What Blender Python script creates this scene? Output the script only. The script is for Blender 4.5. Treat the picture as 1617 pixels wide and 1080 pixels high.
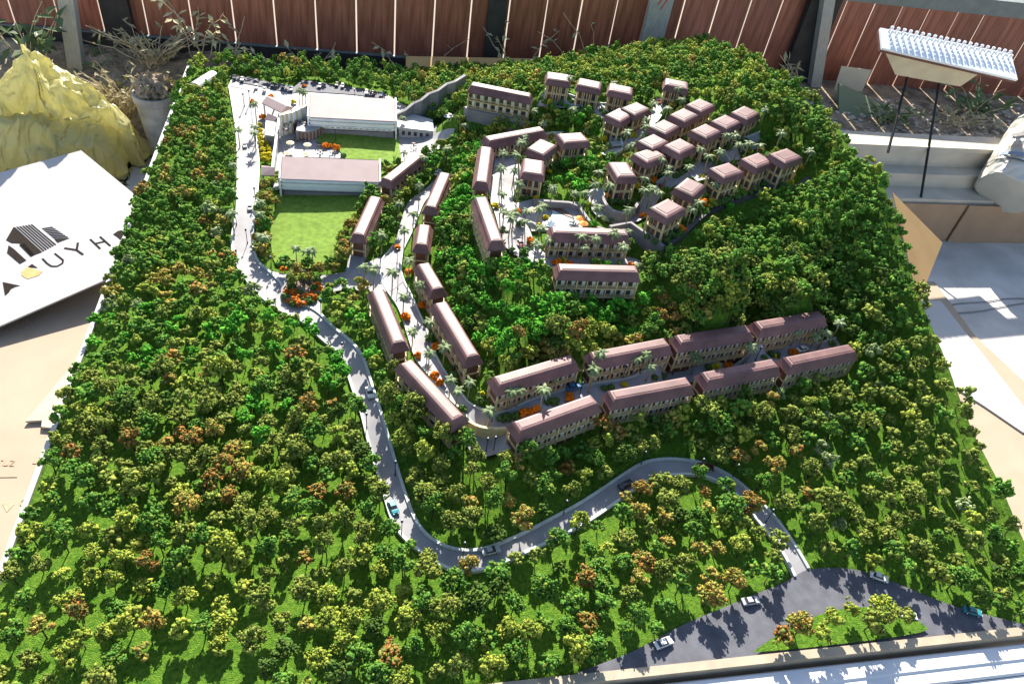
import bpy, bmesh, math, random
import numpy as np
from mathutils import Matrix, Vector
random.seed(7)
SC = bpy.context.scene
for o in list(bpy.data.objects):
    bpy.data.objects.remove(o)

# ------------------------------------------------------------------ camera
camd = bpy.data.cameras.new('camera')
cam = bpy.data.objects.new('camera', camd)
SC.collection.objects.link(cam)
CR = [[0.98006, -0.0139, 0.19824], [-0.15299, -0.68661, 0.71076], [0.12623, -0.72689, -0.67504]]
cam.matrix_world = Matrix(((CR[0][0], -CR[0][1], -CR[0][2], 0.0),
                           (CR[1][0], -CR[1][1], -CR[1][2], 0.0),
                           (CR[2][0], -CR[2][1], -CR[2][2], 1.5),
                           (0, 0, 0, 1)))
camd.sensor_width = 36.0
camd.lens = 26.05
camd.clip_start = 0.02
camd.clip_end = 400.0
SC.camera = cam

# ------------------------------------------------------------------ sky + sun
SUN_EL = math.radians(35.0)
SUN_AZ = math.radians(6.5)            # from +Y towards +X
w = bpy.data.worlds.new('World')
SC.world = w
w.use_nodes = True
nt = w.node_tree
nt.nodes.clear()
sky = nt.nodes.new('ShaderNodeTexSky')
sky.sky_type = 'NISHITA'
sky.sun_disc = False
sky.sun_elevation = SUN_EL
sky.sun_rotation = SUN_AZ
sky.air_density = 1.0
sky.dust_density = 1.2
bgn = nt.nodes.new('ShaderNodeBackground')
bgn.inputs['Strength'].default_value = 0.088
won = nt.nodes.new('ShaderNodeOutputWorld')
nt.links.new(sky.outputs[0], bgn.inputs[0])
nt.links.new(bgn.outputs[0], won.inputs[0])
sund = bpy.data.lights.new('sun', 'SUN')
sund.energy = 5.0
sund.angle = math.radians(0.55)
sund.color = (1.0, 0.94, 0.83)
sun = bpy.data.objects.new('sun', sund)
SC.collection.objects.link(sun)
sdir = Vector((math.sin(SUN_AZ) * math.cos(SUN_EL), math.cos(SUN_AZ) * math.cos(SUN_EL), math.sin(SUN_EL)))
sun.rotation_euler = sdir.to_track_quat('Z', 'Y').to_euler()
sun.location = (0.5, 6, 5)
SC.view_settings.view_transform = 'Standard'
SC.view_settings.look = 'None'
SC.view_settings.exposure = 1.5
SC.view_settings.gamma = 1.0

# ------------------------------------------------------------------ plan data of the scale model (metres)
D = {"XY":[-0.725,1.64,0.588,3.36],
"ctrl":[[-0.725,0.588,0.0],[-0.725,0.896,0.0],[-0.725,1.204,0.0],[-0.725,1.512,0.0],[-0.725,1.82,0.0],[-0.725,2.128,0.0],[-0.725,2.436,0.0],[-0.725,2.744,0.0],[-0.725,3.052,0.0],[-0.725,3.36,0.0],[-0.525,0.588,0.0],[-0.2544,0.588,0.0],[0.0163,0.588,0.0],[0.2869,0.588,0.0],[0.5575,0.588,0.0],[0.8281,0.588,0.0],[1.0988,0.588,0.0],[1.3694,0.588,0.0],[1.64,0.588,0.0],[1.64,0.78,0.025],[1.64,0.92,0.07],[1.64,1.07,0.105],[1.64,1.3,0.19],[1.64,1.54,0.275],[1.64,1.7,0.35],[1.64,1.9,0.43],[1.64,2.16,0.44],[1.64,2.33,0.425],[1.64,2.6,0.4],[1.64,2.9,0.35],[1.64,3.2,0.28],[1.64,3.36,0.24],[-0.6,3.36,0.01],[-0.4,3.36,0.02],[-0.1,3.36,0.03],[0.2,3.36,0.015],[0.5,3.36,0.035],[0.8,3.36,0.07],[1.2,3.36,0.16],[1.5,3.36,0.22],[-0.4,3.2,0.03],[0.2,3.2,0.045],[0.6,3.2,0.085],[1.2,3.2,0.215],[1.2,2.9,0.31],[1.45,2.65,0.38],[1.48,2.3,0.4],[0.85,2.85,0.24],[0.45,3.0,0.12],[1.5,1.9,0.36],[1.5,1.55,0.24],[1.45,1.2,0.1],[1.3,1.0,0.05],[1.45,0.85,0.03],[1.05,0.75,0.0],[0.5,0.7,0.0],[-0.3,0.8,0.0],[-0.3,1.4,0.0],[-0.4,2.0,0.0],[-0.45,2.6,0.01],[-0.5163,3.0524,0.03],[-0.4192,2.3479,0.02],[-0.3259,1.8915,0.015],[-0.1483,1.6868,0.012],[-0.0479,1.5655,0.01],[0.0114,1.3813,0.008],[0.0404,1.2085,0.005],[0.0917,0.9644,0.003],[0.2134,0.8585,0.0],[0.3971,0.9071,0.004],[0.5733,0.9971,0.01],[0.7637,1.081,0.02],[0.8789,1.0579,0.02],[0.973,0.9323,0.01],[1.0143,0.7909,0.004],[1.1215,0.7021,0.0],[1.3448,0.6505,0.0],[0.6716,0.6387,0.0],[-0.1432,2.0898,0.02],[-0.0184,2.671,0.03],[-0.2712,2.1967,0.02],[-0.1664,2.8118,0.03],[-0.3425,2.9022,0.03],[-0.4392,3.1707,0.035],[-0.0172,3.0784,0.045],[0.0961,1.8436,0.03],[0.1757,2.2143,0.045],[0.2826,2.4497,0.06],[0.1222,1.5913,0.045],[0.2007,1.4445,0.06],[0.268,1.2696,0.07],[0.0605,1.9776,0.028],[0.3607,1.2259,0.078],[0.5419,1.2901,0.085],[0.832,1.3639,0.098],[1.1439,1.4214,0.11],[1.3879,1.4609,0.12],[0.4826,1.1448,0.055],[0.7584,1.2129,0.06],[1.0312,1.2618,0.075],[1.3025,1.3067,0.09],[0.4713,1.3872,0.095],[0.7618,1.4557,0.108],[1.0736,1.5083,0.12],[1.3604,1.5463,0.132],[0.4127,1.3874,0.135],[0.5184,1.4061,0.155],[0.9042,1.4828,0.182],[1.0492,1.5085,0.19],[1.1951,1.524,0.198],[1.3243,1.5386,0.205],[0.3063,1.1621,0.045],[0.3708,2.0019,0.19],[0.4783,2.104,0.2],[0.4691,1.7851,0.2],[0.6958,1.7314,0.2],[0.6653,1.5715,0.16],[0.602,1.9591,0.2],[0.846,1.7593,0.2],[0.6063,2.3465,0.21],[0.7542,2.3853,0.22],[0.8625,2.075,0.23],[0.8767,1.9573,0.22],[0.9774,2.0326,0.26],[0.917,1.7554,0.24],[1.0661,1.9073,0.27],[1.2923,2.04,0.29],[1.4911,2.0839,0.32],[1.1967,2.1591,0.29],[1.0608,2.1675,0.28],[1.3215,2.312,0.31],[1.444,2.2617,0.33],[1.0032,2.3601,0.27],[0.9251,2.5186,0.26],[0.7947,2.6149,0.27],[1.1861,2.5687,0.3],[0.9349,1.7245,0.215],[1.185,1.8871,0.225],[1.4753,2.0008,0.265],[0.3442,2.8747,0.05],[0.2799,2.7177,0.045],[0.361,2.5427,0.09],[0.3086,2.136,0.1],[0.2922,1.8712,0.11],[0.2954,1.6266,0.11],[0.2482,1.7941,0.07],[0.6886,2.0824,0.22],[0.7789,2.1927,0.23],[-0.021,1.7432,0.012],[0.0445,1.3689,0.02],[0.1148,1.1209,0.01],[0.4007,2.63,0.085],[0.4644,2.605,0.085],[0.5347,2.5756,0.085],[0.6172,2.5475,0.085],[0.3612,1.1202,0.07],[0.4664,1.1602,0.07],[0.5716,1.2002,0.07],[0.6185,1.2019,0.08],[0.729,1.2228,0.08],[0.8395,1.2438,0.08],[0.8883,1.2504,0.09],[0.9985,1.2726,0.09],[1.1088,1.2948,0.09],[1.1448,1.2905,0.1],[1.2549,1.3141,0.1],[1.3649,1.3376,0.1],[0.3285,1.2527,0.09],[0.4346,1.2898,0.09],[0.5408,1.327,0.09],[0.595,1.3245,0.1],[0.7048,1.3492,0.1],[0.8145,1.3739,0.1],[0.9595,1.3939,0.11],[1.0703,1.4134,0.11],[1.1012,1.4162,0.12],[1.2115,1.4386,0.12],[1.3217,1.461,0.12],[0.0448,1.6689,0.04],[0.0703,1.5594,0.04],[0.0958,1.4498,0.04],[0.1092,1.3564,0.06],[0.1659,1.2592,0.06],[0.2225,1.162,0.06],[0.1813,1.7801,0.055],[0.1995,1.7162,0.055],[0.2176,1.6522,0.055],[0.2162,1.578,0.07],[0.2491,1.4704,0.07],[0.282,1.3628,0.07],[0.2009,1.9827,0.055],[0.1915,1.9242,0.055],[0.1821,1.8657,0.055],[0.2935,2.2891,0.06],[0.26,2.1817,0.06],[0.2266,2.0743,0.06],[0.0507,2.1724,0.03],[0.0223,2.0635,0.03],[-0.0062,1.9547,0.03],[0.2169,2.4553,0.04],[0.1541,2.3619,0.04],[0.0914,2.2685,0.04],[0.4294,2.2859,0.2],[0.5327,2.3304,0.2],[0.636,2.375,0.2],[0.417,2.2271,0.2],[0.3951,2.1167,0.2],[0.3599,1.9176,0.2],[0.3684,1.8054,0.2],[0.3769,1.6932,0.2],[0.5535,1.7533,0.2],[0.6659,1.7491,0.2],[0.7784,1.7449,0.2],[0.5458,1.6,0.18],[0.6582,1.5963,0.18],[0.7707,1.5926,0.18],[0.4257,2.7119,0.2],[0.5323,2.6757,0.2],[0.6388,2.6396,0.2],[0.7437,2.6602,0.27],[0.8561,2.6162,0.27],[0.9629,2.5617,0.28],[1.1912,2.5926,0.3],[0.9864,2.4262,0.27],[0.9181,2.3915,0.26],[1.216,2.3971,0.31],[1.1336,2.3321,0.3],[1.3513,2.3113,0.33],[1.2578,2.2551,0.32],[1.1648,2.199,0.31],[1.0377,2.2552,0.29],[0.9711,2.1656,0.28],[0.9383,2.0909,0.27],[1.0495,2.1232,0.29],[1.161,1.9749,0.29],[1.386,2.0308,0.32],[1.015,1.8999,0.27],[0.907,1.7914,0.26],[0.8311,2.0262,0.25],[0.5494,2.0773,0.22],[0.6025,2.2084,0.22],[0.7211,2.2632,0.23]],
"bld":[["long","L1",0.4664,1.1602,0.07,0.3632,0.25,0.056],["long","L2",0.729,1.2228,0.08,0.1874,0.25,0.056],["long","L3",0.9985,1.2726,0.09,0.1991,0.25,0.056],["long","L4",1.2549,1.3141,0.1,0.2106,0.25,0.056],["long","K1",0.4346,1.2898,0.09,0.3367,0.25,0.056],["long","K2",0.7048,1.3492,0.1,0.2216,0.25,0.056],["long","K3",0.9595,1.3939,0.11,0.1742,0.25,0.056],["long","K4",1.2115,1.4386,0.12,0.2004,0.25,0.056],["long","M1",0.0703,1.5594,0.04,-1.342,0.25,0.056],["long","M2",0.1659,1.2592,0.06,-1.0433,0.25,0.056],["long","N1",0.1995,1.7162,0.055,-1.2943,0.1477,0.056],["long","N2",0.2491,1.4704,0.07,-1.2739,0.25,0.056],["long","N0",0.1915,1.9242,0.055,-1.73,0.1317,0.056],["long","N9",0.26,2.1817,0.06,-1.873,0.25,0.056],["long","O1",0.0223,2.0635,0.03,-1.8265,0.25,0.056],["long","O2",0.1541,2.3619,0.04,-2.1621,0.25,0.056],["long","U1",0.5327,2.3304,0.2,0.4075,0.25,0.056],["long","U2",0.3951,2.1167,0.2,-1.7669,0.25,0.056],["long","U3",0.3684,1.8054,0.2,-1.4952,0.25,0.056],["long","U4",0.6659,1.7491,0.2,-0.0374,0.25,0.056],["long","U5",0.6582,1.5963,0.18,-0.0332,0.25,0.056],["long","T1",0.5323,2.6757,0.2,-0.3271,0.25,0.056],["villa","V1",0.7437,2.6602,0.27,-0.2004,0.098,0.08],["villa","V2",0.8561,2.6162,0.27,-0.3528,0.098,0.08],["villa","V3",0.9629,2.5617,0.28,-0.3369,0.098,0.08],["villa","V4",1.1912,2.5926,0.3,-0.3462,0.098,0.08],["villa","V5",0.9864,2.4262,0.27,0.6432,0.106,0.078],["villa","V6",0.9181,2.3915,0.26,0.7378,0.106,0.078],["villa","V7",1.216,2.3971,0.31,0.6747,0.106,0.078],["villa","V8",1.1336,2.3321,0.3,0.6803,0.106,0.078],["villa","V9",1.3513,2.3113,0.33,0.6665,0.106,0.078],["villa","V10",1.2578,2.2551,0.32,0.645,0.106,0.078],["villa","V11",1.1648,2.199,0.31,0.6445,0.106,0.078],["villa","V12",1.0377,2.2552,0.29,0.7155,0.106,0.078],["villa","V13",0.9711,2.1656,0.28,0.6418,0.106,0.078],["villa","V14",0.9383,2.0909,0.27,0.5404,0.106,0.078],["villa","V15",1.0495,2.1232,0.29,0.6357,0.106,0.078],["villa","V16",1.161,1.9749,0.29,0.4624,0.106,0.078],["villa","V17",1.2896,2.0289,0.3,0.517,0.106,0.078],["villa","V18",1.386,2.0308,0.32,0.489,0.106,0.078],["villa","V19",1.015,1.8999,0.27,0.7866,0.106,0.078],["villa","V20",0.907,1.7914,0.26,0.6311,0.106,0.078],["villa","V21",0.8311,2.0262,0.25,1.639,0.106,0.078],["villa","V22",0.5494,2.0773,0.22,1.3535,0.106,0.078],["villa","V23",0.6025,2.2084,0.22,0.8752,0.106,0.078],["villa","V24",0.7211,2.2632,0.23,0.2107,0.106,0.078]],
"road_w":[[-0.5319,3.1239],[-0.5029,2.9704],[-0.465,2.7603],[-0.4422,2.5794],[-0.417,2.3475],[-0.4047,2.2018],[-0.4115,2.0875],[-0.3973,1.9875],[-0.3734,1.9144],[-0.3448,1.8554],[-0.3141,1.7988],[-0.2699,1.7419],[-0.2242,1.6998],[-0.1743,1.6661],[-0.1429,1.6347],[-0.1188,1.5944],[-0.0776,1.5505],[-0.0492,1.4925],[-0.0303,1.4077],[-0.0074,1.3243],[0.0077,1.2355],[0.0235,1.1562],[0.0403,1.0887],[0.0505,1.0316],[0.0631,0.9731],[0.0896,0.9221],[0.1395,0.8783],[0.1793,0.8445],[0.2376,0.832],[0.3201,0.8555],[0.374,0.877],[0.498,0.9249],[0.5834,0.9715],[0.657,1.0159],[0.7176,1.0465],[0.7783,1.0575],[0.8543,1.0501],[0.8935,1.0264],[0.9255,0.9941],[0.9426,0.9462],[0.9635,0.891],[0.985,0.8232],[0.9897,0.7578]],
"road_e":[[-0.417,3.0641],[-0.4265,2.9696],[-0.4022,2.7965],[-0.3732,2.6177],[-0.3562,2.4491],[-0.3462,2.2347],[-0.35,2.1325],[-0.3378,2.0138],[-0.3146,1.9321],[-0.2809,1.8901],[-0.2376,1.8297],[-0.2213,1.772],[-0.1867,1.7377],[-0.1497,1.7233],[-0.116,1.6894],[-0.0842,1.6342],[-0.0391,1.5856],[-0.0006,1.515],[0.0173,1.4359],[0.0311,1.3648],[0.0514,1.2632],[0.076,1.149],[0.0959,1.0485],[0.115,0.9665],[0.1533,0.9112],[0.2118,0.8861],[0.2638,0.8844],[0.3363,0.9068],[0.4049,0.9363],[0.5002,0.9807],[0.5892,1.03],[0.6551,1.0655],[0.7033,1.0889],[0.771,1.1021],[0.8442,1.0891],[0.8963,1.0646],[0.9372,1.0298],[0.966,0.9877],[1.0009,0.9256],[1.0196,0.8607],[1.0326,0.7752]],
"plaza":[[-0.2809,1.8901],[-0.2119,1.8688],[-0.1359,1.8628],[-0.0497,1.8804],[-0.0341,1.9574],[0.0098,1.9568],[0.0132,1.915],[0.0618,1.9509],[0.1216,1.8906],[0.1275,1.8081],[0.0894,1.7706],[0.0552,1.7742],[0.0115,1.7857],[-0.0303,1.808],[-0.0871,1.7948],[-0.1184,1.7738],[-0.116,1.6894],[-0.1497,1.7233],[-0.1864,1.732],[-0.2206,1.7607],[-0.2385,1.8151]],
"street_l":[[0.2972,2.4317],[0.2533,2.3662],[0.1773,2.2793],[0.1463,2.1941],[0.1267,2.0939],[0.1019,1.9957],[0.0615,1.9375],[0.0572,1.8516],[0.0779,1.7707],[0.1149,1.6653],[0.1314,1.5289],[0.1484,1.4363],[0.2022,1.3227],[0.2488,1.2561],[0.2658,1.2158],[0.2967,1.1948],[0.3521,1.1781]],
"street_r":[[0.3342,2.3676],[0.2735,2.3323],[0.2269,2.2819],[0.1833,2.1203],[0.1603,2.0515],[0.1341,1.9831],[0.1216,1.8906],[0.1275,1.8081],[0.1483,1.7334],[0.1722,1.6331],[0.1905,1.4929],[0.2156,1.3965],[0.2507,1.3212],[0.2709,1.2656],[0.3073,1.2338],[0.3345,1.2262]],
"terr_b":[[0.3073,1.2338],[0.3345,1.2268],[0.3736,1.235],[0.4513,1.2645],[0.4953,1.2902],[0.5662,1.3006],[0.6252,1.3025],[0.7386,1.3242],[0.8652,1.3829],[0.9507,1.3791],[1.0949,1.382],[1.1943,1.4199],[1.3096,1.4399],[1.3934,1.4409]],
"terr_f":[[0.3173,1.1888],[0.355,1.1767],[0.3997,1.1707],[0.4698,1.1841],[0.518,1.2139],[0.5808,1.2294],[0.6354,1.2336],[0.7375,1.2619],[0.868,1.3282],[0.9476,1.3191],[1.1011,1.3371],[1.1785,1.3502],[1.3097,1.3887],[1.3971,1.3944]],
"patio":[[0.2645,1.2018],[0.3086,1.181],[0.3532,1.1646],[0.3547,1.1158],[0.2998,1.1134],[0.2572,1.1299],[0.2468,1.156]],
"ring":[[0.5179,2.56],[0.5262,2.334],[0.5456,2.2175],[0.5231,2.144],[0.4935,2.0594],[0.481,2.0018],[0.5084,1.9222],[0.5139,1.8584],[0.5198,1.7986],[0.5478,1.731],[0.6265,1.7207],[0.8119,1.7439],[0.8403,1.7296],[0.8318,1.7023],[0.7626,1.6848],[0.5478,1.6774],[0.5106,1.6923],[0.4644,1.7166],[0.4319,1.7337],[0.419,1.7811],[0.4102,1.9048],[0.411,2.0326],[0.4143,2.0789],[0.4409,2.1762]],
"pooldeck":[[0.4819,1.9914],[0.552,2.0213],[0.5936,2.021],[0.6967,2.0013],[0.7086,1.9263],[0.7162,1.8618],[0.5656,1.8651],[0.5181,1.8514],[0.5084,1.9222]],
"pool":[[0.5643,1.9003],[0.584,1.9176],[0.608,1.9564],[0.6003,1.9755],[0.6235,1.9837],[0.6449,1.9678],[0.637,1.9402],[0.6704,1.9211],[0.6577,1.8735],[0.5746,1.8704]],
"pond":[[0.619,1.9898],[0.6537,2.0016],[0.6658,1.9797],[0.6416,1.9644]],
"mainroad":[[0.4126,0.5894],[0.4776,0.6061],[0.5516,0.6226],[0.6835,0.6734],[0.8012,0.7043],[0.8903,0.7302],[0.9622,0.7475],[0.991,0.7608],[1.0326,0.7752],[1.0907,0.7737],[1.1529,0.764],[1.2069,0.7378],[1.2716,0.7003],[1.3096,0.6769],[1.3751,0.6444],[1.4439,0.618],[1.543,0.5838]],
"island":[[0.8005,0.5899],[0.8295,0.6023],[0.8648,0.6173],[0.9492,0.6489],[1.0393,0.6695],[1.1368,0.6693],[1.2113,0.6546],[1.2417,0.6215],[1.2575,0.5933]],
"lawnB":[[-0.287,2.3382],[0.0072,2.3077],[0.0151,2.2334],[-0.0196,2.191],[-0.0352,2.1202],[-0.0839,2.0331],[-0.083,1.9106],[-0.1466,1.8986],[-0.2578,1.9096],[-0.2759,1.9718],[-0.2898,2.0791],[-0.2887,2.2113]],
"lawnA":[[-0.1535,2.7878],[0.1535,2.8035],[0.1562,2.5393],[0.0774,2.4447],[0.0662,2.5547],[-0.0538,2.5571],[-0.0853,2.6436],[-0.1621,2.6755]],
"bed":[[-0.2228,1.8601],[-0.2244,1.8102],[-0.2346,1.7963],[-0.2305,1.7654],[-0.2028,1.7379],[-0.172,1.7328],[-0.1464,1.752],[-0.1168,1.8051],[-0.122,1.8325],[-0.1452,1.8462],[-0.1739,1.882],[-0.2017,1.8896]],
"cterr":[[-0.5345,3.1243],[-0.5328,3.2196],[-0.2678,3.1228],[-0.2379,3.2051],[0.1246,3.0828],[0.1939,3.0013],[0.3115,2.8033],[0.3008,2.7352],[0.368,2.6783],[0.3564,2.6378],[0.169,2.5095],[0.1562,2.5393],[0.1535,2.8035],[-0.1535,2.7878],[-0.1621,2.6755],[-0.0853,2.6436],[-0.0539,2.5663],[-0.2875,2.573],[-0.2728,2.3508],[-0.287,2.3382],[-0.3028,2.3501],[-0.3149,2.5737],[-0.3478,2.6442],[-0.3732,2.6177],[-0.4022,2.7965],[-0.4265,2.9696],[-0.417,3.0641]],
"parking":[[-0.5399,3.2131],[-0.5356,3.2426],[-0.2682,3.1293],[-0.2379,3.2051],[0.1248,3.0883],[0.0888,3.0518],[-0.2271,3.0881],[-0.2725,3.067],[-0.4878,3.1428]],
"streets":[["village_street",[[0.7619,2.0522],[0.7504,1.9486],[0.7897,1.9061],[0.8644,1.8956],[0.9214,1.9617],[0.9508,2.0106],[1.0215,2.0539],[1.0896,2.0519],[1.172,2.1481],[1.2556,2.1894],[1.3437,2.2447],[1.4246,2.2655]],0.05],["village_street",[[1.1612,2.6273],[1.1357,2.5622],[1.0801,2.4587],[1.0164,2.4028],[0.9495,2.3213],[0.8936,2.2834],[0.8484,2.2545]],0.042],["village_street",[[0.6888,2.6738],[0.7282,2.652],[0.7871,2.6145],[0.8892,2.5698],[0.9911,2.5497]],0.06],["village_street",[[0.4606,2.2933],[0.5624,2.562],[0.6757,2.5404],[0.7331,2.47]],0.04],["village_street",[[0.8892,2.5698],[0.9247,2.4948],[0.8958,2.2919]],0.04],["village_street",[[1.1122,2.0146],[1.1035,2.0469]],0.05],["village_street",[[1.2839,2.1433],[1.2758,2.1935]],0.05]],
"rimwall":[[0.9055,1.7428],[0.9324,1.752],[0.968,1.7705],[1.0335,1.8335],[1.1103,1.9072],[1.2148,1.9559],[1.3093,1.9779],[1.4199,2.0127],[1.5145,2.0463]],
"cars":[[0.0179,1.3709,-1.384,"w"],[0.066,1.0113,-1.265,"t"],[0.2807,0.8784,0.173,"s"],[0.6418,1.0289,0.385,"k"],[0.8692,1.0661,-0.267,"m"],[1.1973,0.7356,-0.479,"w"],[0.8538,0.7072,0.055,"s"],[0.6202,0.6325,0.249,"w"],[1.3885,0.6337,-0.421,"t"],[1.2195,0.6401,-0.29,"w"],[-0.4248,2.6561,-1.427,"w"],[-0.3666,2.2317,-1.485,"w"],[-0.5161,3.1878,-1.571,"k"],[-0.4821,3.1618,-1.591,"w"],[-0.3555,3.1199,-1.619,"k"],[-0.3138,3.1123,-1.63,"k"],[-0.385,3.073,-1.627,"w"],[-0.4194,3.0919,-1.62,"w"],[-0.2789,3.0905,-1.644,"w"],[-0.092,3.1442,-1.68,"k"],[-0.0678,3.1319,-1.687,"s"],[-0.1633,3.1284,-1.665,"w"],[0.0333,3.0808,-1.726,"w"],[0.0627,3.0803,-1.733,"m"],[0.0947,3.074,-1.743,"w"],[0.2821,2.415,0.973,"w"],[0.5511,1.2943,0.2,"b"],[1.2688,1.4036,0.322,"w"],[1.1398,2.5911,-1.834,"r"],[0.9803,2.0251,-1.638,"r"],[0.4712,1.7845,-1.394,"r"],[1.3713,2.2474,0.371,"r"]],
"lamps":[[-0.3587,2.0494],[-0.376,1.9366],[-0.2438,1.7004],[-0.3514,2.2712],[-0.4012,2.1448],[-0.0546,1.5152],[0.008,1.2583],[0.0744,1.1083],[0.0819,0.9407],[0.2165,0.875],[0.4677,0.9629],[0.6948,1.0823],[0.8461,1.0578],[0.9312,1.0323],[0.9754,0.9038],[0.1088,1.7779],[0.1126,1.9103],[0.5608,1.2679],[0.6925,1.3178],[0.8648,1.3665],[1.0988,1.361],[1.1937,1.418],[1.3375,1.4213],[0.3204,1.2109],[0.2977,1.1315],[0.3162,1.1306],[-0.1179,1.6951],[-0.4542,2.9496],[-0.2696,1.8902],[-0.4343,2.9745],[-0.0174,3.0104],[-0.0031,2.8141],[-0.0907,2.6868]],
"palms":[[0.0084,1.7986],[0.0362,1.798],[0.0904,1.7615],[0.1181,1.6532],[0.167,1.688],[0.1357,1.5045],[0.1807,1.5175],[0.2142,1.4194],[0.1718,1.3969],[0.2677,1.2898],[0.2342,1.2649],[0.2187,1.292],[0.3088,1.1986],[0.3632,1.2342],[0.3854,1.2391],[0.3068,1.2049],[0.3619,1.2341],[0.3842,1.2379],[0.4394,1.2092],[0.4859,1.2886],[0.6135,1.3242],[0.5862,1.2761],[0.7211,1.3266],[0.7446,1.3281],[0.7562,1.3059],[0.9111,1.3515],[0.8989,1.3684],[1.0755,1.4075],[1.0728,1.3709],[1.2345,1.4168],[1.297,1.4072],[1.3291,1.4156],[1.382,1.442],[0.5527,1.8963],[0.7312,1.9739],[0.7202,1.8678],[0.5399,1.7296],[0.4951,1.6897],[0.6313,1.719],[0.6355,1.6835],[0.6712,1.7035],[0.7332,1.7226],[0.7546,1.6842],[1.504,2.0792],[-0.1616,1.8899],[-0.1695,1.8961],[-0.1948,1.9059],[-0.1462,1.8866],[0.064,1.9572],[0.1278,2.1344],[0.1704,2.0564],[0.1368,1.9785],[0.2013,2.2268],[0.1426,1.8188],[0.1694,1.6959],[-0.3158,2.0867],[-0.3211,2.1549],[-0.4179,2.2372],[-0.4286,2.386],[-0.3068,1.9789],[-0.2898,1.9686],[-0.4034,2.0923],[0.2283,2.4289],[0.4686,2.1775],[0.4468,2.0776],[0.4943,2.1],[0.5073,2.1555],[0.6053,2.5694],[0.5637,2.3234],[0.5384,2.2504],[0.5314,2.2072],[0.4851,1.9696],[0.4232,1.9106],[0.42,1.8318],[0.4379,1.8136],[0.4521,1.8416],[0.4977,1.8688],[0.4765,1.7956],[0.5997,1.9892],[0.6716,1.974],[0.7655,2.0546],[0.6987,1.9516],[0.7916,1.7679],[0.5241,1.7801],[0.8077,1.8372],[0.9162,1.9341],[0.888,1.9418],[0.9082,2.0052],[0.7814,1.9713],[0.9845,2.0131],[0.9745,2.0682],[1.0109,2.2328],[0.9796,2.2734],[0.9157,2.2714],[0.9045,2.1743],[0.5328,1.8593],[0.9348,1.9301],[1.0112,2.2414],[0.9944,2.0442],[0.9822,2.0091],[1.0584,2.0266],[1.1279,2.0549],[1.1258,2.1202],[1.1936,2.1114],[0.9066,1.9974],[0.9158,1.9521],[1.3106,2.012],[1.1176,1.9356],[1.0033,1.8182],[1.2706,2.1398],[1.3058,2.1395],[1.2713,2.1877],[1.2383,2.184],[0.8131,1.8473],[0.974,2.0672],[1.3462,2.1401],[1.0236,1.8273],[1.4345,2.1747],[1.0566,2.4385],[1.1003,2.4078],[1.1695,2.4599],[1.174,2.5934],[1.1836,2.5481],[1.011,2.359],[0.9114,2.2738],[0.9725,2.2506],[1.4171,2.3011],[0.5404,2.6247],[0.5937,2.6079],[0.657,2.6016],[0.6833,2.5255],[0.5184,2.6153],[0.7569,2.6542],[0.786,2.641],[0.8297,2.6247],[0.9529,2.6193],[0.9677,2.5695],[0.7766,2.5061],[0.3162,2.4612],[0.3994,2.625],[-0.2369,2.9534],[-0.2141,2.9482],[-0.2229,2.9272],[0.1725,2.7931],[0.1646,2.5103],[-0.4429,2.6514],[-0.3817,2.6257],[-0.3868,2.6853],[-0.3939,2.8055]],
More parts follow.
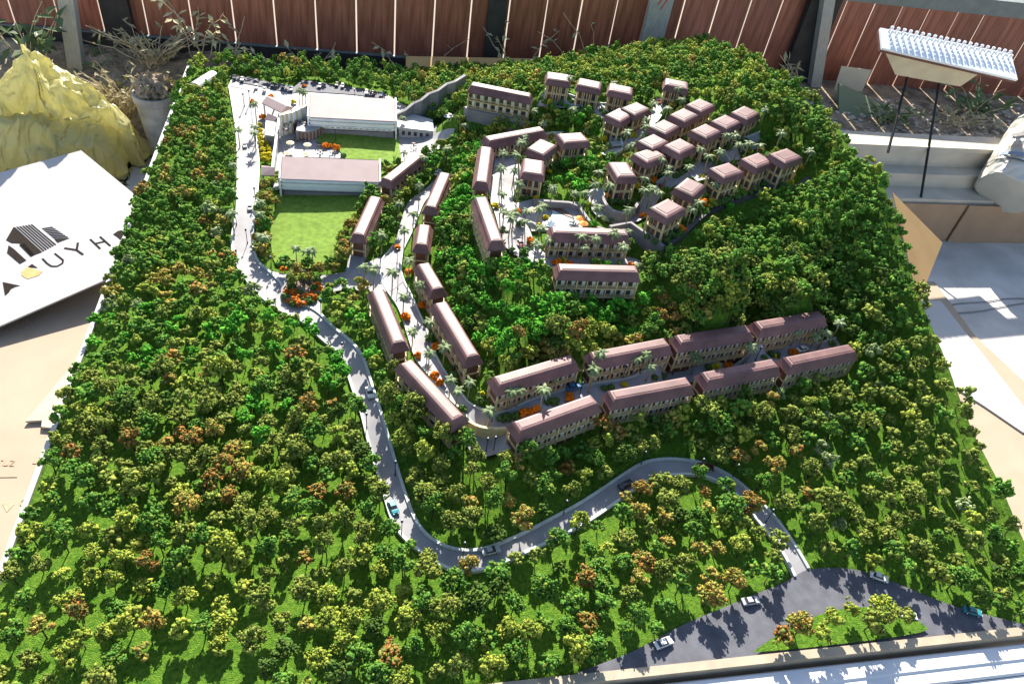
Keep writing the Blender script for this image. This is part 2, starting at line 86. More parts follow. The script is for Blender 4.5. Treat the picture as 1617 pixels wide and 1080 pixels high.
"bushes":[[-0.2354,1.8909,"o"],[0.1164,1.9907,"o"],[0.1449,1.8384,"o"],[0.7567,2.082,"o"],[0.486,1.9405,"o"],[0.5048,1.8077,"o"],[0.5023,1.7928,"o"],[0.5593,1.6935,"o"],[0.5686,1.6906,"o"],[0.6025,1.6871,"o"],[0.7963,1.6892,"o"],[0.8919,1.9076,"o"],[0.9619,2.06,"o"],[0.7897,1.9976,"o"],[0.9636,2.0658,"o"],[1.2623,1.9942,"o"],[1.2751,1.9992,"o"],[1.3768,2.0101,"o"],[1.4036,2.0251,"o"],[1.4437,2.0602,"o"],[1.4628,2.0654,"o"],[1.0946,1.9227,"o"],[0.9745,1.7926,"o"],[0.893,1.9105,"o"],[0.9581,2.058,"o"],[0.5337,1.269,"o"],[0.5307,1.2548,"o"],[0.4004,1.2112,"o"],[0.4106,1.2111,"o"],[0.4211,1.2114,"o"],[0.4319,1.2128,"o"],[1.0271,1.3806,"o"],[1.0445,1.387,"o"],[1.2333,1.3955,"o"],[1.2459,1.3951,"o"],[-0.4213,2.9695,"o"],[-0.3737,2.8495,"o"],[-0.2279,3.1319,"o"],[-0.3538,3.0136,"o"],[-0.1092,2.6435,"o"],[-0.0874,2.6257,"o"],[-0.1276,2.6432,"o"],[0.1422,1.8381,"o"],[0.2053,1.482,"o"],[0.2004,1.4903,"o"],[0.1491,1.4605,"o"],[0.1255,1.6324,"o"],[0.1882,1.3725,"o"],[0.1997,1.3504,"o"],[0.1749,1.6788,"o"],[0.5731,2.7626,"o"],[0.8597,2.8285,"o"],[0.4181,1.9643,"y"],[0.5847,1.6967,"y"],[0.5421,1.8748,"y"],[0.5765,1.9277,"y"],[1.1186,2.0359,"y"],[-0.2637,2.9781,"y"],[-0.3818,2.7943,"y"],[-0.3777,2.7581,"y"],[-0.373,2.7223,"y"],[-0.3684,2.6866,"y"],[-0.3613,2.6508,"y"],[-0.3554,2.6147,"y"],[-0.3495,2.5783,"y"],[-0.3436,2.5416,"y"],[-0.3384,2.6261,"y"],[-0.3318,2.5776,"y"],[-0.3472,2.6622,"y"],[-0.3222,2.5289,"y"],[-0.3316,2.6138,"y"],[-0.322,2.5652,"y"],[0.6885,1.2892,"y"],[0.3002,1.2808,"y"],[0.9721,1.3573,"y"],[0.9861,1.3608,"y"],[1.1725,1.3876,"y"],[0.4678,1.2408,"g"],[0.4803,1.245,"g"],[0.4929,1.2491,"g"],[0.7842,1.316,"g"],[0.8246,1.3426,"g"],[0.6296,1.2809,"g"],[0.649,1.2812,"g"],[0.3444,1.2131,"g"],[0.359,1.2136,"g"],[0.3729,1.2122,"g"],[0.3831,1.2103,"g"],[0.2948,1.2645,"g"],[0.9595,1.3556,"g"],[1.1634,1.3882,"g"],[1.1874,1.3911,"g"],[1.1226,1.3609,"g"],[1.376,1.4235,"g"],[0.5795,1.6957,"g"],[0.7043,1.6878,"g"],[0.7255,1.6894,"g"],[0.8077,1.9746,"g"],[0.8308,1.9747,"g"],[0.8572,1.9875,"g"],[0.8759,1.9897,"g"],[0.4712,1.7324,"g"],[0.4801,1.7529,"g"],[0.4833,1.8732,"g"],[0.8247,1.8981,"g"],[0.7863,1.8963,"g"],[0.8023,1.8953,"g"],[0.9987,1.9006,"g"],[1.0331,1.8748,"g"],[1.0536,1.8836,"g"],[1.1546,1.961,"g"],[1.1914,1.9734,"g"],[1.2184,1.981,"g"],[1.1224,1.9744,"g"],[0.9241,1.7624,"g"],[0.9336,1.77,"g"],[1.1065,2.1887,"g"],[1.0977,2.2047,"g"],[1.1711,2.2054,"g"],[1.2091,2.2008,"g"],[1.2483,2.2066,"g"],[1.2768,2.221,"g"],[1.0696,2.1084,"g"],[1.0899,2.1127,"g"],[1.1324,2.1559,"g"],[0.2503,1.2525,"g"],[0.2365,1.4023,"g"],[0.2393,1.3737,"g"],[0.2957,1.2783,"g"],[0.1797,1.5866,"g"],[0.0822,1.4076,"g"],[0.1863,1.5235,"g"],[-0.1797,2.9159,"g"],[0.1602,2.7898,"g"],[-0.0594,2.5788,"g"],[-0.2198,1.7801,"b"],[-0.223,1.7595,"b"],[-0.2111,1.7424,"b"],[-0.1975,1.7321,"b"],[-0.1821,1.7285,"b"],[-0.167,1.7318,"b"],[-0.1522,1.7424,"b"],[-0.1417,1.7567,"b"],[-0.1312,1.7746,"b"],[-0.1229,1.7957,"b"],[-0.1301,1.8128,"b"],[-0.2056,1.801,"b"],[-0.1902,1.7595,"b"],[-0.1766,1.7491,"b"],[-0.1617,1.7598,"b"],[-0.1491,1.7775,"b"],[-0.1388,1.8022,"b"],[-0.2001,1.7802,"b"],[-0.1824,1.7803,"b"],[-0.1937,1.7423,"b"]],
"bed_palm":[[-0.1984,1.8245],[-0.1808,1.8318],[-0.202,1.8069],[-0.1709,1.8108],[-0.1905,1.8459],[-0.1307,1.8185],[-0.1533,1.8181]],
"spots":[[-0.3626,1.5841,0.05,"e"],[-0.24,1.2884,0.07,"e"],[-0.2042,1.2072,0.05,"e"],[-0.0548,1.4306,0.06,"e"],[-0.1611,1.6048,0.05,"e"],[-0.569,1.5168,0.05,"e"],[0.1403,1.9603,0.06,"e"],[0.0848,2.1097,0.05,"e"],[0.3137,2.1103,0.1,"e"],[0.3109,1.728,0.08,"e"],[0.3518,1.4645,0.12,"e"],[0.4753,1.4956,0.08,"e"],[0.662,1.9757,0.08,"e"],[0.6927,1.5203,0.09,"e"],[0.3434,2.3915,0.05,"e"],[-0.208,1.5209,0.04,"r"],[-0.1178,1.3261,0.04,"r"],[-0.2831,1.1153,0.06,"r"],[-0.0516,1.0664,0.05,"r"],[-0.4394,1.2338,0.05,"r"],[-0.5887,0.7956,0.05,"r"],[-0.5179,1.4457,0.06,"r"],[0.9731,1.7068,0.04,"r"],[0.7863,1.539,0.05,"r"],[0.8661,1.496,0.05,"r"],[0.4677,1.0686,0.04,"r"],[1.6466,1.0451,0.03,"r"],[1.6375,0.8893,0.04,"r"],[-0.0074,1.1091,0.03,"r"],[0.8185,0.7756,0.09,"h"],[0.7592,0.8294,0.08,"h"],[0.629,0.7145,0.06,"h"],[-0.6992,2.6174,0.05,"r"],[-0.6249,2.7097,0.04,"r"],[1.6745,3.0858,0.06,"h"],[0.7666,2.7467,0.04,"h"],[-0.602,0.8922,0.15,"y"],[-0.4076,0.8063,0.2,"y"],[-0.4222,1.3133,0.25,"o"],[-0.1777,1.0212,0.25,"o"],[0.1839,1.048,0.15,"o"],[0.029,0.783,0.12,"y"],[-0.6361,2.1293,0.15,"g"],[-0.6317,2.7573,0.2,"g"],[-0.5148,2.3878,0.1,"g"],[1.4101,1.6798,0.25,"g"],[1.4001,1.9468,0.2,"g"],[1.551,1.1518,0.2,"o"],[1.2488,0.8168,0.2,"o"],[0.3896,0.6657,0.15,"g"],[0.5718,0.7196,0.1,"g"],[0.5719,0.8277,0.1,"g"],[0.8453,1.331,0.01,"o"],[0.0934,3.232,0.2,"g"],[1.47,1.0906,0.15,"o"],[0.6315,3.0879,0.15,"y"],[1.0002,2.9359,0.15,"y"],[-0.1845,1.3938,0.06,"o"]],
"cam":[[0.98008,-0.01398,0.19809],[-0.15343,-0.68655,0.71071],[0.12606,-0.72695,-0.67502]],
"halls":{"hallA":[-0.0237,2.8176,0.03,-0.0147,0.3264,0.1701],
"hallB":[-0.099,2.3614,0.02,-0.0122,0.3293,0.1264]},"nf":[[[0.2629,1.251],[0.3185,1.27],[0.5508,1.3448],[0.8384,1.399],[1.0915,1.4293],[1.3614,1.4944],[1.4008,1.4279],[1.4007,1.3811],[1.1398,1.3165],[0.8767,1.2831],[0.5868,1.2149],[0.3666,1.1348],[0.2987,1.1055],[0.2476,1.1476]],[[0.2972,2.4317],[0.3255,2.3225],[0.2404,2.0678],[0.2094,1.9],[0.2382,1.6776],[0.2943,1.3551],[0.2966,1.2397],[0.2605,1.1945],[0.1126,1.406],[0.0518,1.6502],[0.0124,1.8553],[0.0132,1.915],[0.0618,1.9509],[0.1267,2.0939],[0.1463,2.1941],[0.1773,2.2793]],[[0.4219,2.2494],[0.5016,2.5745],[0.6953,2.5269],[0.6873,2.6603],[1.0377,2.5842],[1.1561,2.6369],[1.2613,2.5408],[1.4355,2.3059],[1.4497,2.2171],[1.5169,2.0627],[1.4951,2.0364],[1.1099,1.8909],[0.9154,1.7433],[0.838,1.6859],[0.812,1.6389],[0.5602,1.6427],[0.469,1.6685],[0.4027,1.7382],[0.3963,1.9753]],[[-0.5451,3.0842],[-0.5407,3.1987],[-0.2548,3.1237],[-0.2257,3.1714],[0.1239,3.0613],[0.1943,3.0107],[0.4074,2.6981],[0.3911,2.6512],[0.1679,2.4866],[0.0721,2.4159],[0.0133,2.2673],[-0.2956,2.3099],[-0.3462,2.2347]],[[-0.6926,3.1077],[-0.6323,3.36],[-0.5595,3.267],[-0.6209,3.0265]],[[0.3859,2.7182],[0.4305,2.6872],[0.5634,2.6403],[0.5034,2.6326],[0.3767,2.6553]]],
"patch":[[0.656,2.2781],[0.7357,2.308],[0.8047,2.3093],[0.8723,2.2148],[0.81,2.0899],[0.7301,1.9819],[0.6561,2.0832]],
"patch2":[[0.6578,2.6392],[0.7452,2.5898],[0.8433,2.5334],[0.8892,2.4206],[0.8459,2.3857],[0.745,2.4975],[0.6783,2.572],[0.646,2.6109]],
"greenl":[[0.1439,2.5854],[0.1901,2.4619],[0.0657,2.1728],[0.0345,2.2283]],
"gate_roof":[[-0.3768,2.8798],[-0.2976,2.8074],[-0.255,2.8547],[-0.34,2.9338]],
"small_roof":[[-0.3598,2.7879],[-0.3248,2.7602],[-0.3041,2.8036],[-0.3395,2.8319]],
"cube":[[-0.3498,2.6628],[-0.315,2.6559],[-0.3158,2.7661],[-0.3539,2.7729]],
"porch":[[-0.3417,2.3903],[-0.2949,2.393],[-0.2988,2.4487],[-0.3428,2.4547]],
"annex":[[0.1507,2.7565],[0.2907,2.7373],[0.2957,2.834],[0.1521,2.9087]],
"longwall":[[-0.3036,2.4187],[-0.3072,2.8258]],
"colonnade":[[-0.2968,2.7267],[-0.2499,2.7573],[-0.1939,2.8269]],
"apron":[[-0.2356,2.6933],[-0.2072,2.6858],[-0.1794,2.6932],[-0.1542,2.7156],[-0.136,2.7479],[-0.132,2.7795],[-0.1522,2.8092]],
"whitehut":[[-0.6562,3.0678],[-0.598,3.1897]],
"umb":[[-0.255,2.6199],[-0.1917,2.6062],[-0.2594,2.5438],[-0.1937,2.5413],[0.6759,1.8837],[0.6804,1.8568],[0.5296,1.9213]],
"sets":[[-0.2752,2.7238],[-0.2647,2.7513],[-0.2342,2.7541],[-0.204,2.7704],[-0.186,2.7857],[-0.2059,2.7434],[-0.161,2.7881],[-0.2729,2.6849],[-0.2428,2.6806],[-0.2091,2.6808],[-0.1526,2.6446],[-0.1452,2.6023],[-0.0995,2.5971],[0.2102,2.6811],[0.2075,2.6379]],
"disc":[0.3478,2.7413],
"zig":[[0.1487,2.8426],[0.1847,2.8518],[0.2173,2.883],[0.2486,2.8863],[0.2821,2.9182],[0.3193,2.9222],[0.3567,2.9552],[0.3913,2.9531],[0.4354,2.9875]],
"wallT":[[0.4056,2.7007],[0.4157,2.6806],[0.6476,2.5994]],
"w3":[[0.7501,1.8138],[0.8243,1.8364],[0.8952,1.7153]],
"w4":[[0.5435,1.9906],[0.5837,1.9885],[0.6889,1.9805],[0.6991,1.9057],[0.7132,1.8519],[0.7557,1.8292]],
"w5":[[0.767,1.9769],[0.7688,1.9293],[0.7851,1.8973],[0.8157,1.8892],[0.8542,1.9092],[0.8836,1.953]],
"w6":[[0.2591,1.1986],[0.2798,1.1813],[0.3089,1.1722],[0.3494,1.1715],[0.356,1.1744]],
"trib":[[0.5101,1.6908],[0.5466,1.6739],[0.5535,1.6833]],
"hedge_l":[[-0.3236,2.3206],[-0.2994,2.3358],[-0.326,2.2557],[-0.3043,2.2647],[-0.2818,2.2282],[-0.3262,2.195],[-0.3028,2.1773],[-0.312,2.0735],[-0.326,2.0429],[-0.2975,2.0399],[-0.3153,1.9748],[-0.2891,1.9379],[-0.2934,2.1121],[-0.2815,2.3713],[-0.2751,2.3921]],
"hedge_r":[[0.0008,2.1736],[-0.0145,2.1374],[-0.0246,2.0916],[-0.0489,2.0393],[-0.0632,2.0144],[-0.0532,1.9716],[-0.0673,1.9575],[-0.0483,1.9333],[-0.0761,1.9003],[-0.0622,1.9133],[-0.0804,1.873],[-0.1035,1.8806],[-0.1261,1.8671]],
"walltrees":[[0.2907,2.8696],[0.329,2.762],[0.3798,2.6644]]}

# ------------------------------------------------------------------ helpers
COL = SC.collection

def link(name, me, parent=None, loc=None, rz=0.0):
    o = bpy.data.objects.new(name, me)
    COL.objects.link(o)
    if parent is not None:
        o.parent = parent
    if loc is not None:
        o.location = loc
    if rz:
        o.rotation_euler = (0, 0, rz)
    return o

def tag(o, label, cat, group=None):
    o['label'] = label
    o['category'] = cat
    if group:
        o['group'] = group
    return o

def thing(name, label, cat, loc=(0, 0, 0), rz=0.0, group=None):
    return tag(link(name, None, None, loc, rz), label, cat, group)

def struct(o):
    o['kind'] = 'structure'
    return o

def stuff(o):
    o['kind'] = 'stuff'
    return o

class MB:
    """collects shapes into one mesh"""
    def __init__(s):
        s.v = []
        s.f = []
    def add(s, vs, fs):
        n = len(s.v)
        s.v += [tuple(p) for p in vs]
        s.f += [tuple(i + n for i in f) for f in fs]
        return s
    def box(s, c, d, rz=0.0, taper=1.0):
        hx, hy, hz = d[0] / 2, d[1] / 2, d[2] / 2
        ca, sa = math.cos(rz), math.sin(rz)
        vs = []
        for z in (-1, 1):
            t = taper if z > 0 else 1.0
            for x, y in ((-1, -1), (1, -1), (1, 1), (-1, 1)):
                X, Y = x * hx * t, y * hy * t
                vs.append((c[0] + X * ca - Y * sa, c[1] + X * sa + Y * ca, c[2] + z * hz))
        return s.add(vs, [(3, 2, 1, 0), (4, 5, 6, 7), (0, 1, 5, 4), (1, 2, 6, 5), (2, 3, 7, 6), (3, 0, 4, 7)])
    def loft(s, rings, cap=True):
        n = len(rings[0])
        vs = [p for r in rings for p in r]
        fs = []
        for k in range(len(rings) - 1):
            for i in range(n):
                j = (i + 1) % n
                fs.append((k * n + i, k * n + j, (k + 1) * n + j, (k + 1) * n + i))
        if cap:
            fs.append(tuple(range(n - 1, -1, -1)))
            fs.append(tuple((len(rings) - 1) * n + i for i in range(n)))
        return s.add(vs, fs)
    def tube(s, pts, r0, r1=None, n=6, cap=True):
        r1 = r0 if r1 is None else r1
        pts = [Vector(p) for p in pts]
        rings = []
        for i, p in enumerate(pts):
            t = (pts[min(i + 1, len(pts) - 1)] - pts[max(i - 1, 0)]).normalized()
            a = t.cross(Vector((0.13, 0.31, 0.94)))
            if a.length < 1e-3:
                a = t.cross(Vector((1, 0, 0)))
            a.normalize()
            b = t.cross(a)
            r = r0 + (r1 - r0) * i / max(1, len(pts) - 1)
            rings.append([p + (a * math.cos(2 * math.pi * k / n) + b * math.sin(2 * math.pi * k / n)) * r for k in range(n)])
        return s.loft(rings, cap)
    def prism(s, poly, z0, z1):
        n = len(poly)
        vs = [(x, y, z0) for x, y in poly] + [(x, y, z1) for x, y in poly]
        fs = [tuple(range(n - 1, -1, -1)), tuple(range(n, 2 * n))]
        fs += [(i, (i + 1) % n, n + (i + 1) % n, n + i) for i in range(n)]
        return s.add(vs, fs)
    def mesh(s, name, m, smooth=False):
        me = bpy.data.meshes.new(name)
        me.from_pydata(s.v, [], s.f)
        bm = bmesh.new()
        bm.from_mesh(me)
        bmesh.ops.recalc_face_normals(bm, faces=bm.faces)
        bm.to_mesh(me)
        bm.free()
        if smooth:
            me.polygons.foreach_set('use_smooth', [True] * len(me.polygons))
        if m:
            me.materials.append(m)
        return me
    def build(s, name, m, parent=None, loc=None, rz=0.0, smooth=False):
        return link(name, s.mesh(name, m, smooth), parent, loc, rz)

def copy_tree(o, parent=None):
    c = o.copy()
    COL.objects.link(c)
    c.parent = parent
    for ch in list(o.children):
        copy_tree(ch, c)
    return c

# ------------------------------------------------------------------ materials
MATS = {}

def mat(name, col, rough=0.7, var=0.12, scale=60.0, bump=0.0, bscale=None, spec=0.35, col2=None, trans=0.0,
        attr=None, metal=0.0, coat=0.0, stretch=None, detail=4.0, bdist=0.002, hue=0.0):
    m = bpy.data.materials.new(name)
    MATS[name] = m
    m.use_nodes = True
    t = m.node_tree
    N, L = t.nodes, t.links
    N.clear()
    out = N.new('ShaderNodeOutputMaterial')
    p = N.new('ShaderNodeBsdfPrincipled')
    geo = N.new('ShaderNodeNewGeometry')
    src = geo.outputs['Position']
    if stretch:
        mp = N.new('ShaderNodeMapping')
        mp.inputs['Scale'].default_value = stretch
        tc = N.new('ShaderNodeTexCoord')
        L.new(tc.outputs['Object'], mp.inputs['Vector'])
        src = mp.outputs[0]
    nz = N.new('ShaderNodeTexNoise')
    nz.inputs['Scale'].default_value = scale
    nz.inputs['Detail'].default_value = detail
    L.new(src, nz.inputs['Vector'])
    ramp = N.new('ShaderNodeMapRange')
    ramp.inputs['From Min'].default_value = 0.3
    ramp.inputs['From Max'].default_value = 0.7
    L.new(nz.outputs['Fac'], ramp.inputs['Value'])
    mix = N.new('ShaderNodeMix')
    mix.data_type = 'RGBA'
    L.new(ramp.outputs[0], mix.inputs['Factor'])
    if attr:
        at = N.new('ShaderNodeAttribute')
        at.attribute_name = attr
        a1 = N.new('ShaderNodeMix'); a1.data_type = 'RGBA'; a1.blend_type = 'MULTIPLY'
        a1.inputs['Factor'].default_value = 1.0
        a1.inputs['B'].default_value = (1 - var, 1 - var, 1 - var, 1)
        a2 = N.new('ShaderNodeMix'); a2.data_type = 'RGBA'; a2.blend_type = 'MULTIPLY'
        a2.inputs['Factor'].default_value = 1.0
        a2.inputs['B'].default_value = (1 + var, 1 + var, 1 + var, 1)
        L.new(at.outputs['Color'], a1.inputs['A'])
        L.new(at.outputs['Color'], a2.inputs['A'])
        L.new(a1.outputs['Result'], mix.inputs['A'])
        L.new(a2.outputs['Result'], mix.inputs['B'])
    else:
        c2 = col2 if col2 else tuple(min(1.0, c * (1 + var)) for c in col)
        c1 = col if col2 else tuple(c * (1 - var) for c in col)
        mix.inputs['A'].default_value = (*c1, 1)
        mix.inputs['B'].default_value = (*c2, 1)
    cout = mix.outputs['Result']
    if hue:
        oi = N.new('ShaderNodeObjectInfo')
        mr = N.new('ShaderNodeMapRange')
        mr.inputs['To Min'].default_value = 1 - hue
        mr.inputs['To Max'].default_value = 1 + hue
        L.new(oi.outputs['Random'], mr.inputs['Value'])
        hs = N.new('ShaderNodeHueSaturation')
        L.new(mr.outputs[0], hs.inputs['Value'])
        L.new(cout, hs.inputs['Color'])
        cout = hs.outputs[0]
    L.new(cout, p.inputs['Base Color'])
    p.inputs['Roughness'].default_value = rough
    p.inputs['Specular IOR Level'].default_value = spec
    p.inputs['Metallic'].default_value = metal
    p.inputs['Coat Weight'].default_value = coat
    if bump > 0:
        bn = N.new('ShaderNodeTexNoise')
        bn.inputs['Scale'].default_value = bscale or scale * 4
        bn.inputs['Detail'].default_value = 3.0
        L.new(src, bn.inputs['Vector'])
        b = N.new('ShaderNodeBump')
        b.inputs['Strength'].default_value = bump
        b.inputs['Distance'].default_value = bdist
        L.new(bn.outputs['Fac'], b.inputs['Height'])
        L.new(b.outputs[0], p.inputs['Normal'])
    if trans > 0:
        tr = N.new('ShaderNodeBsdfTranslucent')
        L.new(cout, tr.inputs['Color'])
        ms = N.new('ShaderNodeMixShader')
        ms.inputs[0].default_value = trans
        L.new(p.outputs[0], ms.inputs[1])
        L.new(tr.outputs[0], ms.inputs[2])
        L.new(ms.outputs[0], out.inputs['Surface'])
    else:
        L.new(p.outputs[0], out.inputs['Surface'])
    return m

M_turf = mat('flock_turf', (0.05, 0.15, 0.014), 0.95, 0, 110, 1.0, 500, 0.1, col2=(0.17, 0.30, 0.03), detail=9, bdist=0.008)
M_lawn = mat('lawn_flock', (0.15, 0.24, 0.035), 0.9, 0.24, 60, 0.9, 700, 0.15, bdist=0.002)
M_road = mat('road_paint', (0.265, 0.26, 0.275), 0.65, 0.10, 30, 0.15, 600, 0.3)
M_asph = mat('asphalt', (0.095, 0.097, 0.115), 0.75, 0.18, 40, 0.3, 900, 0.3)
M_pave = mat('pale_paving', (0.29, 0.285, 0.285), 0.6, 0.08, 40, 0.1, 600, 0.3)
M_white = mat('white_board', (0.42, 0.42, 0.41), 0.5, 0.04, 20, 0.05, 400)
M_hallw = mat('hall_white', (0.74, 0.75, 0.74), 0.5, 0.05, 20)
M_kerb = mat('kerb_white', (0.46, 0.50, 0.48), 0.6, 0.1, 60)
M_roof = mat('mauve_roof', (0.15, 0.072, 0.07), 0.5, 0.28, 22, 0.25, 300, 0.4, bdist=0.001, detail=8, hue=0.1)
M_roofp = mat('pale_pink_roof', (0.36, 0.265, 0.255), 0.62, 0.06, 24, 0.1, 260, 0.3)
M_cream = mat('cream_trim', (0.56, 0.44, 0.24), 0.6, 0.10, 80)
M_brown = mat('brown_wall', (0.13, 0.055, 0.038), 0.6, 0.2, 50)
M_glass = mat('dark_glazing', (0.05, 0.05, 0.055), 0.15, 0.3, 90, spec=0.6)
M_curt = mat('pale_curtain', (0.66, 0.64, 0.56), 0.7, 0.1, 120)
M_gwall = mat('grey_wall', (0.22, 0.205, 0.21), 0.75, 0.15, 30, 0.2, 300)
M_dwall = mat('dark_grey_wall', (0.085, 0.08, 0.085), 0.7, 0.2, 40)
M_black = mat('black_paint', (0.012, 0.012, 0.013), 0.45, 0.2, 90)
M_trunk = mat('tree_wire', (0.045, 0.03, 0.02), 0.8, 0.3, 200)
M_ptrunk = mat('palm_trunk', (0.30, 0.24, 0.16), 0.75, 0.25, 300)
M_frond = mat('palm_frond', (0.075, 0.14, 0.04), 0.6, 0, 120, col2=(0.32, 0.38, 0.19), trans=0.25)
M_pool = mat('pool_water', (0.52, 0.66, 0.70), 0.08, 0.1, 40, 0.1, 90, 0.6)
M_orange = mat('orange_fabric', (0.75, 0.28, 0.04), 0.7, 0.1, 80)
M_beige = mat('beige_fabric', (0.72, 0.58, 0.36), 0.7, 0.1, 80)
M_wood = mat('deck_brown', (0.17, 0.09, 0.065), 0.6, 0.25, 70)
M_card = mat('cardboard', (0.36, 0.28, 0.205), 0.8, 0.06, 9, 0.12, 140, 0.25, bdist=0.002)
M_cardl = mat('pale_cardboard', (0.46, 0.375, 0.285), 0.85, 0.08, 14, 0.2, 120)
M_cardo = mat('cardboard_orange', (0.56, 0.33, 0.13), 0.75, 0.08, 12, 0.1, 200, 0.25)
M_foam = mat('white_foam_sheet', (0.41, 0.40, 0.395), 0.5, 0.04, 8, 0.05, 60, 0.4)
M_ink = mat('dark_print', (0.022, 0.016, 0.013), 0.85, 0.2, 50, spec=0.1)
M_gold = mat('gold_print', (0.52, 0.36, 0.14), 0.45, 0.2, 50)
M_inkp = mat('faint_print', (0.43, 0.31, 0.2), 0.8, 0.2, 90)
M_conc = mat('concrete_floor', (0.52, 0.49, 0.455), 0.85, 0.22, 5, 0.3, 90, 0.25, detail=8, bdist=0.004)
M_soil = mat('dry_soil', (0.32, 0.25, 0.175), 0.95, 0.55, 14, 0.9, 70, 0.1, detail=8, bdist=0.02)
M_pebble = mat('pale_litter', (0.42, 0.37, 0.30), 0.9, 0.35, 60)
M_fence = mat('fence_board', (0.165, 0.046, 0.028), 0.42, 0, 6.0, 0.3, 40, 0.45, col2=(0.34, 0.115, 0.07), stretch=(14, 14, 1.2), hue=0.14)
M_rail = mat('fence_rail', (0.028, 0.025, 0.024), 0.7, 0.3, 20, 0.2, 60)
M_post = mat('weathered_post', (0.30, 0.28, 0.25), 0.8, 0, 8, 0.3, 60, col2=(0.42, 0.40, 0.36), stretch=(30, 30, 3))
M_grey = mat('grey_green_rail', (0.15, 0.17, 0.16), 0.6, 0.15, 20)
M_red = mat('red_paint_mark', (0.55, 0.05, 0.03), 0.5, 0.1, 60)
M_ledge = mat('cream_ledge', (0.50, 0.45, 0.37), 0.75, 0.10, 12, 0.2, 160)
M_olive = mat('olive_board', (0.16, 0.19, 0.11), 0.6, 0.1, 10)
M_peg = mat('white_plastic', (0.72, 0.74, 0.76), 0.35, 0.05, 30, spec=0.5)
M_cream2 = mat('cream_plastic', (0.55, 0.47, 0.32), 0.6, 0.12, 14)
M_bucket = mat('bucket_plastic', (0.52, 0.50, 0.44), 0.4, 0.10, 9, 0.1, 60, 0.45)
M_blue = mat('label_blue', (0.16, 0.22, 0.32), 0.5, 0.1, 30)
M_bag = mat('yellow_plastic', (0.68, 0.64, 0.32), 0.3, 0.10, 9, 0.12, 42, 0.5, trans=0.55, bdist=0.012)
M_trim = mat('beige_frame_trim', (0.36, 0.30, 0.22), 0.5, 0.12, 25, 0.1, 200)
M_alu = mat('glossy_white_rail', (0.60, 0.60, 0.61), 0.3, 0.04, 10, 0.12, 14, 0.6, bdist=0.006)
M_twig = mat('dry_twig', (0.58, 0.46, 0.30), 0.85, 0.3, 60)
M_leafd = mat('dry_leaf', (0.48, 0.43, 0.24), 0.8, 0.3, 50, trans=0.3, hue=0.3)
M_leafg = mat('green_leaf', (0.14, 0.21, 0.08), 0.55, 0.25, 40, trans=0.3, hue=0.25)
M_flower = mat('yellow_flower', (0.75, 0.58, 0.03), 0.6, 0.15, 60, trans=0.2)
M_pot = mat('pale_pot', (0.40, 0.36, 0.30), 0.85, 0.35, 14, 0.5, 60)
M_far = mat('far_ground', (0.26, 0.21, 0.17), 0.9, 0.15, 0.8)
M_tyre = mat('tyre_rubber', (0.015, 0.015, 0.015), 0.7, 0.1, 90)
CARS = {'w': mat('car_white', (0.74, 0.74, 0.72), 0.3, 0.03, 40, coat=0.4), 's': mat('car_silver', (0.50, 0.51, 0.52), 0.3, 0.03, 40, coat=0.4),
        't': mat('car_teal', (0.03, 0.22, 0.26), 0.3, 0.05, 40, coat=0.4), 'k': mat('car_black', (0.02, 0.02, 0.024), 0.3, 0.05, 40, coat=0.4),
        'm': mat('car_maroon', (0.10, 0.02, 0.025), 0.3, 0.05, 40, coat=0.4), 'r': mat('car_red', (0.30, 0.03, 0.03), 0.3, 0.05, 40, coat=0.4),
        'b': mat('car_blue', (0.03, 0.14, 0.32), 0.3, 0.05, 40, coat=0.4)}
# each kind of foam tree mixes two or three clump colours
TREEPAL = {'g': ((0.085, 0.21, 0.03), (0.12, 0.27, 0.035), (0.20, 0.27, 0.04)), 'y': ((0.30, 0.37, 0.05), (0.19, 0.27, 0.04), (0.42, 0.44, 0.065)),
           'o': ((0.19, 0.25, 0.045), (0.30, 0.33, 0.06), (0.12, 0.18, 0.03)), 'e': ((0.085, 0.31, 0.025), (0.12, 0.40, 0.035), (0.06, 0.22, 0.02)),
           'r': ((0.20, 0.23, 0.05), (0.36, 0.16, 0.04), (0.40, 0.24, 0.06)), 'h': ((0.26, 0.28, 0.055), (0.42, 0.33, 0.07), (0.42, 0.24, 0.06)),
           's': ((0.24, 0.31, 0.12), (0.18, 0.25, 0.08), (0.38, 0.44, 0.24)), 'd': ((0.08, 0.14, 0.025), (0.12, 0.19, 0.03), (0.055, 0.13, 0.022))}
TREEWORD = {'g': 'mid green', 'y': 'yellow-green', 'o': 'olive', 'e': 'emerald', 'r': 'rust brown', 'h': 'ochre', 's': 'pale sage', 'd': 'dark green'}
M_leafa = mat('foam_foliage', (0.1, 0.2, 0.05), 0.9, 0.30, 260, 0.7, 1200, 0.15, trans=0.10, attr='tint', bdist=0.003, hue=0.0)
BUSHCOL = {'o': (0.72, 0.20, 0.012), 'y': (0.60, 0.50, 0.02), 'g': (0.09, 0.17, 0.04), 'b': (0.52, 0.15, 0.02)}
BUSHWORD = {'o': 'orange', 'y': 'yellow', 'g': 'green', 'b': 'rust orange'}
M_bush = {k: mat('bush_' + BUSHWORD[k].replace(' ', '_'), c, 0.9, 0.35, 220, 0.5, 900, 0.15, trans=0.2, bdist=0.003, hue=0.12) for k, c in BUSHCOL.items()}

